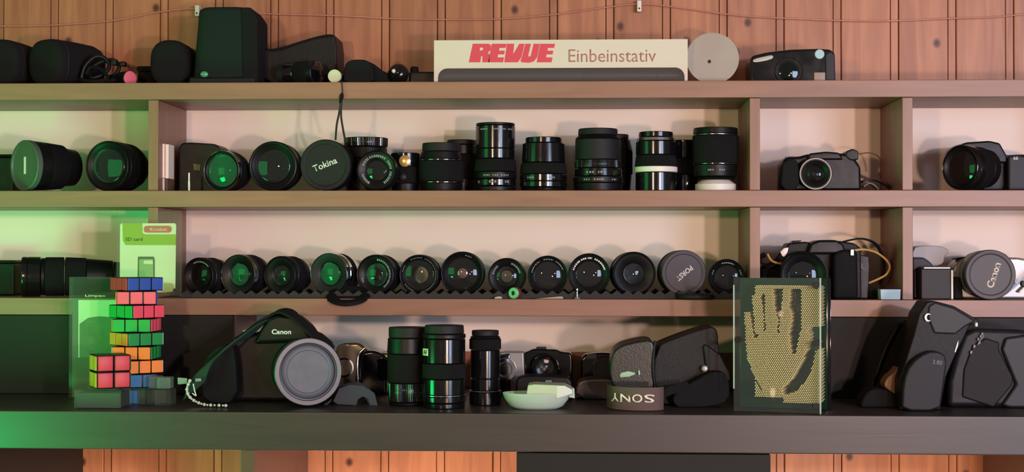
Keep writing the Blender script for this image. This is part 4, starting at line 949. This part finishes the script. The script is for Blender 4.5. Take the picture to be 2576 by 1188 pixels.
prism(T, 'plastic_buckle', [(490, 953), (505, 952), (506, 960), (491, 961)], -.166, -.162, mat('grey_clear_buckle', (120, 136, 128), .3), .0006)
bp = catmull([W(478, 958, -.17), W(470, 980, -.172), W(478, 1000, -.175), W(500, 1014, -.18), W(530, 1021, -.185), W(568, 1024, -.19)], 12)
bd = bmesh.new()
for i in range(0, len(bp), 3):
    p = bp[i]; p = Vector((p.x, p.y, max(p.z, zc + .0032)))
    bmesh.ops.create_icosphere(bd, subdivisions=2, radius=.0017 if i % 2 else .0024, matrix=Matrix.Translation(p))
link_bm('bead_chain', bd, mat('pale_beads', (190, 196, 186), .4), T, smooth=60)['kind'] = 'stuff'
tube(T, 'bead_cord', [Vector((p.x, p.y, max(p.z, zc + .0032))) for p in bp[::4]], .0006, BLK)
ptube(T, 'bead_cord', [(486, 966, -.168), (490, 985, -.17), (493, 996, -.17), (484, 990, -.17)], .0009, PRINT)

# silver compact camera behind
Y = .02
T = thing('compact_camera', 'champagne silver film camera half hidden behind the DSLR lens', 'camera', (X(900, Y), .05, zc), 'cameras at the back of the counter')
champ = mat('champagne_metal_body', (150, 142, 118), .22, .75)
prism(T, 'body', [(845, 984), (845, 872), (862, 864), (900, 863), (917, 874), (925, 886), (980, 890), (984, 984)], Y, .06, champ, .006, 4)
prism(T, 'black_grip', [(916, 984), (902, 960), (902, 902), (912, 886), (935, 882), (960, 890), (972, 900), (972, 984)], Y - .008, Y + .03, BLKG, .006, 3)
ptube(T, 'chrome_trim', [(918, 876, Y - .006), (903, 892, Y - .007), (899, 920, Y - .008), (900, 962, Y - .008)], .0022, CHROME)
lathe(T, 'lens_barrel', W(962, 930, Y - .012), axisR((.5, 1, 0)), [(0, 0), (.014, 0), (.0165, .002), (.0165, .006), (.018, .007), (.018, .02), (0, .02)], BLKG, 36)
lathe(T, 'chrome_ring', W(962, 930, Y - .0125), axisR((.5, 1, 0)), [(.0145, 0), (.0165, 0), (.0168, .002), (.0145, .002), (.0145, 0)], CHROME, 36)
lathe(T, 'chrome_ring', W(866, 925, Y - .004), axisR((0, 1, 0)), [(.012, 0), (.0145, 0), (.015, .003), (.012, .003), (.012, 0)], CHROME, 36)
lathe(T, 'shutter_button', W(874, 871, Y - .001), axisR((0, .6, 1)), [(0, 0), (.003, 0), (.0028, .0016), (0, .002)], WHITE, 18)
# three lenses
G4 = 'upright lenses on the counter'
T = lens_up('black lens standing left of the lens with the letter sticker', 1026, -.13, zc, [('mount', 1030, 1010, 46, 47, BLK), ('aperture_ring', 1009, 962, 49, 49, BLKG, 72), ('focus_ring', 961, 890, 51, 51, RUB, 86), ('barrel', 889, 850, 52, 50, BLK), ('rear_cap', 849, 823, 48, 48, BLKM)], G4)
T = lens_up('black lens with bluish glossy bands and a small white sticker, tallest of three', 1118, -.165, zc, [('mount', 1034, 1012, 52, 52, BLKG), ('base_ring', 1011, 996, 54, 54, BLKG), ('silver_ring', 995.5, 992, 54.5, 54.5, CHROME), ('barrel', 991.5, 952, 54, 54, BLKG), ('focus_ring', 951, 914, 55, 55, RUB, 90), ('barrel', 913, 852, 53, 53, BLKG), ('shoulder', 851, 840, 54, 54, BLK), ('rear_cap', 839, 818, 50, 49, BLKM)], G4)
a = W(1074, 888, -.197); Rs = RY(math.radians(-56))
tm = math.radians(-54); x0 = X(1118, -.165); rr = 54 * mpp(-.165)
pc = Vector((x0 + (rr + .0004) * math.sin(tm), -.165 - (rr + .0004) * math.cos(tm), a.z))
bm = box_bm(-.0068, .0068, -.0003, .0003, -.0048, .0048, .0002); bmesh.ops.rotate(bm, cent=(0, 0, 0), matrix=Matrix.Rotation(tm, 3, 'Z'), verts=bm.verts); bmesh.ops.translate(bm, vec=pc, verts=bm.verts)
stk = link_bm('sticker', bm, mat('pale_sticker', (214, 224, 190), .6), T)
sub(stk, text(T, 'lettering', 'AF', pc + Vector((math.sin(tm), -math.cos(tm), 0)) * .0004, .0062, mat('dark_print', (50, 48, 46)), 0, Matrix.Rotation(tm, 3, 'Z') @ Matrix(((1, 0, 0), (0, 0, -1), (0, 1, 0))), .02))
lens_up('slimmer black lens with a thin silver base ring, right of the stickered lens', 1221, -.12, zc, [('mount', 1024, 985, 40, 40, BLKG), ('silver_ring', 984.5, 982, 41, 41, CHROME), ('barrel', 981.5, 952, 37, 37, BLKG), ('zoom_ring', 951, 880, 37, 37, BLKG), ('focus_ring', 879, 852, 40, 40, RUB, 64), ('shoulder', 851, 846, 38, 37, BLK), ('rear_cap', 845, 831, 34, 34, BLKM)], G4)
# camera behind: silver
Y = .03
T = thing('compact_camera', 'small silver and black camera peeking out right of the slim lens', 'camera', (X(1290, Y), .06, zc), 'cameras at the back of the counter')
prism(T, 'body', [(1256, 986), (1256, 892), (1262, 886), (1318, 886), (1322, 986)], Y, .06, SILP, .004, 3)
prism(T, 'front_plate', [(1252, 984), (1254, 894), (1284, 890), (1284, 984)], Y - .008, Y + .004, BLKG, .003)
lathe(T, 'lens_barrel', W(1270, 930, Y - .02), axisR((0, 1, 0)), [(0, .001), (.010, .001), (.011, 0), (.0165, 0), (.017, .002), (.017, .014), (0, .014)], CHROME, 36)
T = thing('film_camera', 'black film camera with a glinting lens behind the pale dish', 'camera', (X(1370, Y), .06, zc), 'cameras at the back of the counter')
prism(T, 'body', [(1318, 986), (1318, 888), (1330, 884), (1340, 878), (1400, 880), (1410, 886), (1436, 888), (1441, 900), (1441, 986)], Y + .002, .065, BLKG, .004, 3)
c = W(1372, 926, Y - .018)
sections(T, c, axisR((-.15, 1, 0)), [('barrel', .0085, .022, .0195, .021, BLKG)])
lens_front(T, c, axisR((-.15, 1, 0)), .0195, COAT_A, None, BLKG, .1, .72, deep=.006, bulge=.005)
prism(T, 'hot_shoe', [(1346, 880), (1350, 874), (1372, 874), (1376, 880)], Y + .012, Y + .03, BLK, .0006)
lathe(T, 'chrome_ring', W(1397, 931, Y - .004), axisR((.6, 1, 0)), [(0, 0), (.006, 0), (.0068, .0015), (.0068, .004), (0, .004)], CHROME, 24)
T = thing('film_camera', 'second black film camera with the brown rail showing on its left', 'camera', (X(1500, Y), .06, zc), 'cameras at the back of the counter')
prism(T, 'body', [(1461, 986), (1461, 904), (1470, 892), (1490, 890), (1510, 888), (1556, 890), (1570, 900), (1572, 986)], Y, .065, BLKG, .005, 3)
prism(T, 'flash_window', [(1474, 904), (1476, 892), (1500, 891), (1501, 903)], Y - .001, Y + .004, mat('smoky_window', (90, 84, 76), .12, .2), .0006)
lathe(T, 'lens_barrel', W(1520, 930, Y - .012), axisR((0, 1, 0)), [(0, .002), (.012, .002), (.0125, 0), (.018, 0), (.0185, .002), (.0185, .016), (0, .016)], BLK, 36)
T = thing('strobe_case', 'low black flash unit with tiny grey print lying in front of the film camera', 'flash', (X(1370, -.05), -.04, zc))
prism(T, 'body', [(1296, 1004), (1298, 955), (1312, 946), (1352, 944), (1430, 948), (1440, 962), (1440, 1004)], -.055, -.02, BLK, .004, 3)
pbox(T, 'plate', 1372, 957, 1388, 962, -.0565, -.053, GPRINT, .0004); pbox(T, 'plate', 1391, 957, 1399, 961, -.0565, -.053, DGREY, .0004)
# more dark bodies around 1450..1530
T = thing('leather_case', 'low brown-black leather case between the dish and the rounded bag', 'case', (X(1490, -.02), .0, zc))
prism(T, 'case_body', [(1446, 1000), (1450, 966), (1470, 954), (1530, 952), (1548, 960), (1552, 1000)], -.045, .01, mat('dark_brown_leather', (52, 38, 36), .6, bump=.4, bscale=700), .006, 3, sm=1)
ptube(T, 'stitching', [(1456, 968, -.0455), (1474, 960, -.0455), (1528, 958, -.0455), (1544, 966, -.0455)], .0006, GPRINT)
# pale dish
Y = -.20; k = mpp(Y)
T = thing('pale_dish', 'shallow pale green-grey oval plastic dish near the counter edge', 'dish', (X(1350, Y), -.175, zc))
pg = mat('pale_green_plastic', (176, 196, 180), .35)
r = 86 * mpp(-.18); yc_ = -.175
lathe(T, 'bowl', Vector((X(1350, yc_), yc_, zc)), UPR, [(0, 0), (r * .62, 0), (r * .78, .004), (r * .93, .013), (r, .021), (r * .985, .022), (r * .90, .015), (r * .74, .007), (r * .6, .003), (0, .003)], pg, 56).scale = (1, .55, 1)
for o_ in T.children:
    for v in o_.data.vertices: pass
    o_.scale = (1, 1, 1); o_.data.transform(Matrix.Diagonal((1, .62, 1, 1)))
ptt = prism(T, 'handle_tab', [(1430, 1000), (1431, 976), (1445, 978), (1446, 1003)], -.185, -.170, pg, .001)
T = thing('soap_block', 'pale green block lying across the right half of the dish', 'block', (X(1380, -.18), -.175, W(1380, 1000, -.18).z))
prism(T, 'block', [(1322, 999), (1328, 969), (1345, 967), (1420, 970), (1440, 980), (1442, 992), (1395, 1000)], -.198, -.155, mat('pale_sage_plastic', (178, 194, 160), .45), .002, 2)
prism(T, 'end_label', [(1400, 971), (1420, 971), (1439, 981), (1440, 991), (1400, 998)], -.1988, -.1978, mat('pale_grey_plastic', (206, 210, 202), .45), .0003)
# rounded camera bag with lettered strap
Y = -.11
T = thing('camera_bag', 'rounded black leather camera bag tipped to one side with a lettered brown strap', 'bag', (X(1670, Y), -.08, zc))
prism(T, 'bag_body', [(1640, 1000), (1648, 872), (1700, 850), (1770, 826), (1796, 822), (1806, 836), (1808, 880), (1815, 935), (1780, 985), (1700, 1006)], -.115, -.03, LEATH, .012, 4, sm=1)
prism(T, 'bag_front', [(1532, 958), (1536, 896), (1552, 874), (1582, 862), (1642, 852), (1648, 880), (1646, 1000), (1600, 996), (1552, 984)], -.125, -.03, mat('black_leather_green_lit', (18, 26, 23), .36, bump=.25, bscale=500), .012, 4, sm=1)  # green patch of reflected light put into the leather colour
ptube(T, 'seam_piping', [(1649, 858, -.122), (1645, 880, -.124), (1643, 930, -.126), (1648, 975, -.124), (1654, 992, -.122)], .0024, LEATH)
prism(T, 'name_plate', [(1558, 946), (1562, 938), (1580, 934), (1598, 938), (1597, 943), (1582, 949), (1560, 950)], -.1275, -.1245, mat('green_grey_metal', (130, 170, 145), .35, .4), .0006)
prism(T, 'name_plate', [(1605, 932), (1609, 932), (1610, 944), (1606, 944)], -.1275, -.1245, mat('green_grey_metal', (130, 170, 145)), .0004)
prism(T, 'lid_flap', [(1768, 870), (1776, 866), (1812, 892), (1838, 940), (1838, 960), (1800, 956), (1776, 930)], -.12, -.06, LEATH, .004, 3)
lathe(T, 'snap_or_glint', W(1773, 928, -.126), axisR((0, 1, 0)), [(0, -.002), (.003, -.0016), (.0046, 0), (.0046, .006), (0, .006)], SILP, 20)
prism(T, 'strap_coil', [(1690, 1012), (1700, 985), (1745, 960), (1790, 936), (1822, 936), (1834, 956), (1836, 1010), (1780, 1026), (1710, 1026)], -.15, -.10, FAB, .008, 3, sm=1)
brs = mat('brown_strap_webbing', (92, 74, 70), .85, bump=.3, bscale=1500)
bmr = [W(1528, 1012, -.16), W(1545, 1004, -.185), W(1580, 1004, -.20), W(1620, 1008, -.205), W(1655, 1009, -.20), W(1668, 1006, -.19)]
for p in bmr: p.z = zc + .0165
ribbon(T, 'neck_strap', bmr, (0, -.004, .031), .0018, brs)
ribbon(T, 'neck_strap', [W(1664, 1005, -.19), W(1672, 990, -.18), W(1700, 978, -.165), W(1730, 972, -.15)], (0, .0, .012), .0018, FAB)
for i, (ch, px) in enumerate((('S', 1633), ('O', 1603), ('N', 1573), ('Y', 1547))):
    yy = {1633: -.2065, 1603: -.2048, 1573: -.1995, 1547: -.188}[px]
    yawl = {1633: 0, 1603: -.05, 1573: -.2, 1547: -.55}[px]
    p = W(px, 1012, yy - .0014); p.z = zc + .0175
    text(T, 'lettering', ch, p, 21 * mpp(-.2), mat('cream_print', (226, 216, 200)), PI, RY(yawl), .012, width=(26 if ch != 'Y' else 24) * mpp(-.2))
# pin art toy
Yp = -.196
T = thing('pin_art_toy', 'clear acrylic pin impression toy showing a raised golden hand', 'toy', (X(1960, Yp), Yp + .04, zc))
yw = math.radians(-16)
x_l, x_r = X(1845, Yp), X(2064, -.226); wP = (x_r - x_l) / math.cos(yw); hP = W(1950, 699, Yp).z - zc
Rp = Matrix.Rotation(yw * 1.0, 3, 'Z')   # right edge swings towards the back
O = Vector((x_l, Yp, zc + .0003))
def pbx(part, x0, x1, y0, y1, z0, z1, m, bev=.0006):
    bm = box_bm(x0, x1, y0, y1, z0, z1, bev, 2)
    bmesh.ops.rotate(bm, cent=(0, 0, 0), matrix=Rp, verts=bm.verts); bmesh.ops.translate(bm, vec=O, verts=bm.verts)
    return link_bm(part, bm, m, T)
pbx('front_plate', 0, wP, 0, .0025, 0, hP, ACRY)
pbx('black_pin_plate', .0, wP + .002, .050, .053, 0.001, hP - .002, mat('black_plate_green_reflection', (12, 44, 26), .12, vary=.05, vscale=10))  # plate is black gloss; the green reflection is put into its colour
pbx('pin_plate', .0, wP + .002, .060, .063, 0.001, hP - .002, BLKG)
pbx('rear_plate', .0, wP + .002, .092, .095, 0.001, hP - .002, mat('smoky_black_plate', (20, 24, 24), .08))
EDGE = mat('bright_acrylic_edge', (190, 205, 195), .2, alpha=.7)
pbx('plate_edge', -.0004, .0012, -.0004, .0029, .03, hP - .01, EDGE, .0002); pbx('plate_edge', wP - .0016, wP + .0004, -.0004, .0029, .0, hP, EDGE, .0002)
for (fx, fz) in ((.006, hP * .535), (wP - .006, hP * .52), (wP - .006, hP - .010), (wP - .006, .010)):
    Oc = O + Rp @ Vector((fx, -.0015, fz))
    b_ = lathe(T, 'spacer_post', Oc, Rp @ axisR((0, 1, 0)), [(0, 0), (.0042, 0), (.0045, .0015), (.0028, .0018), (.0028, .0935), (0, .0935)], BLK if fx < .1 and fz < hP * .6 else DGREY, 16)
# pins
def inpoly(x, y, P):
    c_ = False; j = len(P) - 1
    for i in range(len(P)):
        if (P[i][1] > y) != (P[j][1] > y) and x < (P[j][0] - P[i][0]) * (y - P[i][1]) / (P[j][1] - P[i][1]) + P[i][0]: c_ = not c_
        j = i
    return c_
HAND = [[(262, 372), (302, 372), (350, 600), (278, 600)], [(322, 245), (384, 235), (408, 340), (412, 530), (345, 540)], [(415, 178), (484, 178), (496, 320), (522, 440), (512, 520), (425, 520)],
        [(555, 178), (612, 178), (606, 330), (632, 400), (604, 520), (628, 690), (540, 620), (525, 500), (545, 330)], [(688, 492), (752, 470), (758, 570), (735, 640), (700, 700), (640, 720), (655, 640)],
        [(272, 570), (350, 560), (430, 505), (500, 500), (560, 540), (598, 590), (620, 690), (720, 630), (715, 700), (690, 760), (640, 850), (560, 930), (560, 1005), (430, 1005), (350, 860), (290, 730)]]
BLOCK = [[(690, 165), (845, 165), (845, 465), (770, 475), (690, 500)], [(345, 165), (420, 165), (420, 235), (345, 250)], [(345, 165), (700, 165), (700, 190), (345, 190)], [(800, 650), (845, 635), (845, 1045), (560, 1045), (560, 985), (650, 960), (720, 880), (760, 820)], [(340, 850), (380, 930), (430, 1000), (345, 1010)]]
bm = bmesh.new()
pv = .00262
x0p = .0105; x1p = wP - .001; zb0 = hP * (1035 - 1010) / 338; zt0 = hP * (1035 - 716) / 338
row = 0; zz = zb0
nseg = 6
while zz < zt0:
    xx = x0p + (pv / 2 if row % 2 else 0)
    while xx < x1p:
        # where this pin head shows in the photograph's crop (approximate front-plate coordinates)
        gx = 195 + (xx / wP) * 650; gy = 1110 - (zz / hP) * 1000
        hnd = any(inpoly(gx, gy, P) for P in HAND); blk = any(inpoly(gx, gy, P) for P in BLOCK)
        inside = gx > 345 or hnd
        if inside:
            if hnd:
                cxp = (gx - 480) / 260; cyp = (gy - 760) / 330
                dep = .005 + .005 * min(1, cxp * cxp + cyp * cyp) + random.uniform(0, .0022)
            elif blk: dep = .010 + random.uniform(0, .0006)
            else: dep = .046
            if dep < .04:
                base = []; tip = []
                rp = .00088
                for j in range(nseg):
                    a_ = 2 * PI * j / nseg
                    dx, dz = rp * math.cos(a_), rp * math.sin(a_)
                    base.append(bm.verts.new(O + Rp @ Vector((xx + dx, .0495, zz + dz)))); tip.append(bm.verts.new(O + Rp @ Vector((xx + dx, dep + .0004, zz + dz))))
                cp_ = bm.verts.new(O + Rp @ Vector((xx, dep, zz)))
                for j in range(nseg):
                    q = (j + 1) % nseg
                    bm.faces.new((base[j], base[q], tip[q], tip[j])); bm.faces.new((tip[j], tip[q], cp_))
        xx += pv
    zz += pv * .866; row += 1
po = link_bm('pins', bm, mat('brass_pins', (232, 212, 150), .42, .3), T, smooth=0); po['kind'] = 'stuff'

# right-hand gear: tilted camcorder-like grip body and second body
Y = -.16
T = thing('grip_camera', 'tilted black grip-style camera standing on end with a small grey crescent mark', 'camera', (X(2360, Y), -.12, zc), 'cameras on the counter')
prism(T, 'body', [(2262, 1048), (2262, 955), (2276, 915), (2298, 845), (2312, 790), (2332, 760), (2350, 757), (2400, 770), (2462, 806), (2462, 814), (2440, 818), (2426, 850), (2410, 880), (2380, 950), (2366, 1048)], -.165, -.10, LEATH, .008, 4)
prism(T, 'hand_grip', [(2268, 1048), (2272, 960), (2290, 915), (2330, 885), (2364, 884), (2384, 900), (2376, 960), (2364, 1048)], -.184, -.16, mat('bluish_black_grip', (24, 24, 30), .55, spec=.3, bump=.2, bscale=700), .010, 4, sm=1)
prism(T, 'top_cover', [(2334, 800), (2336, 770), (2352, 760), (2400, 774), (2456, 808), (2430, 822), (2404, 842), (2350, 840)], -.1675, -.16, mat('slate_plastic', (28, 30, 33), .5, spec=.35), .003, 3)
bmc = bmesh.new()
c = W(2335, 799, -.1695)
out = [(c.x + .0048 * math.cos(a), c.z + .0056 * math.sin(a)) for a in [math.radians(50 + 260 * i / 12) for i in range(13)]] + [(c.x + .0012 + .0032 * math.cos(a), c.z + .0040 * math.sin(a)) for a in [math.radians(300 - 240 * i / 12) for i in range(13)]]
link_bm('crescent_mark', poly_bm(out, -.1695, -.1672), SILP, T, smooth=0)
text(T, 'lettering', '3.80', W(2358, 912, -.1848), 11 * mpp(-.19), GPRINT, -.12, None, .01, width=24 * mpp(-.19))
prism(T, 'side_trim', [(2401, 886), (2408, 862), (2412, 856), (2410, 872), (2404, 888)], -.1665, -.163, SILP, .0004)
prism(T, 'eyelet', [(2454, 812), (2454, 822), (2460, 822), (2460, 812)], -.168, -.162, PRINT, .0006)
T = thing('tan_pouch', 'small tan leather pouch poking out left of the tilted grip camera', 'pouch', (X(2248, -.13), -.11, zc))
prism(T, 'pouch_body', [(2222, 972), (2232, 950), (2250, 938), (2262, 920), (2278, 918), (2278, 1010), (2262, 1000), (2240, 985)], -.135, -.10, mat('tan_leather', (128, 92, 62), .55, bump=.3, bscale=600), .004, 3, sm=1)
prism(T, 'dark_base', [(2160, 1040), (2176, 985), (2222, 975), (2262, 1000), (2282, 1044)], -.14, -.09, FAB, .006, 3, sm=1)
T = thing('strap_pile', 'pile of black strap leaning on the dark cupboard front', 'strap', (X(2240, -.06), -.05, zc))
prism(T, 'strap', [(2180, 1015), (2205, 960), (2228, 880), (2254, 820), (2300, 800), (2310, 840), (2270, 940), (2262, 1015)], -.075, -.05, FAB, .006, 3, sm=1)
ribbon(T, 'strap', [W(2176, 1008, -.07), W(2200, 950, -.075), W(2230, 870, -.08), W(2262, 812, -.08)], (.004, .022, 0), .003, FAB)
T = thing('video_camera', 'big faceted black camera body with small white print at the right edge', 'camera', (X(2480, -.13), -.10, zc), 'cameras on the counter')
prism(T, 'body', [(2384, 1048), (2386, 960), (2402, 900), (2424, 840), (2450, 826), (2576, 830), (2640, 850), (2650, 1048)], -.13, -.06, mat('charcoal_plastic', (22, 22, 25), .5, spec=.28, vary=.08, vscale=40), .010, 4)
prism(T, 'side_panel', [(2420, 1000), (2424, 930), (2446, 870), (2480, 850), (2516, 862), (2514, 880), (2550, 950), (2548, 970), (2500, 1020)], -.1325, -.125, mat('brown_black_panel', (25, 22, 23), .6, spec=.25), .003, 3)
prism(T, 'lens_shade', [(2520, 1020), (2556, 968), (2520, 880), (2530, 850), (2600, 840), (2640, 900), (2640, 1046), (2540, 1046)], -.136, -.12, mat('slate_plastic', (50, 54, 58)), .004, 3)
wq = [(2461, 853), (2467, 846), (2471, 840), (2464, 862), (2451, 871), (2443, 886)]
for i, (px, py) in enumerate(wq):
    s_ = 5 if i < 4 else 6
    prism(T, 'white_mark', [(px - s_ * .5, py + s_ * .6), (px - s_ * .2, py - s_ * .6), (px + s_ * .6, py - s_ * .4), (px + s_ * .3, py + s_ * .8)], -.1352, -.1330, GPRINT, .0001)
ptube(T, 'print_line', [(2459, 868, -.135), (2465, 858, -.135), (2475, 844, -.135)], .0009, GPRINT)
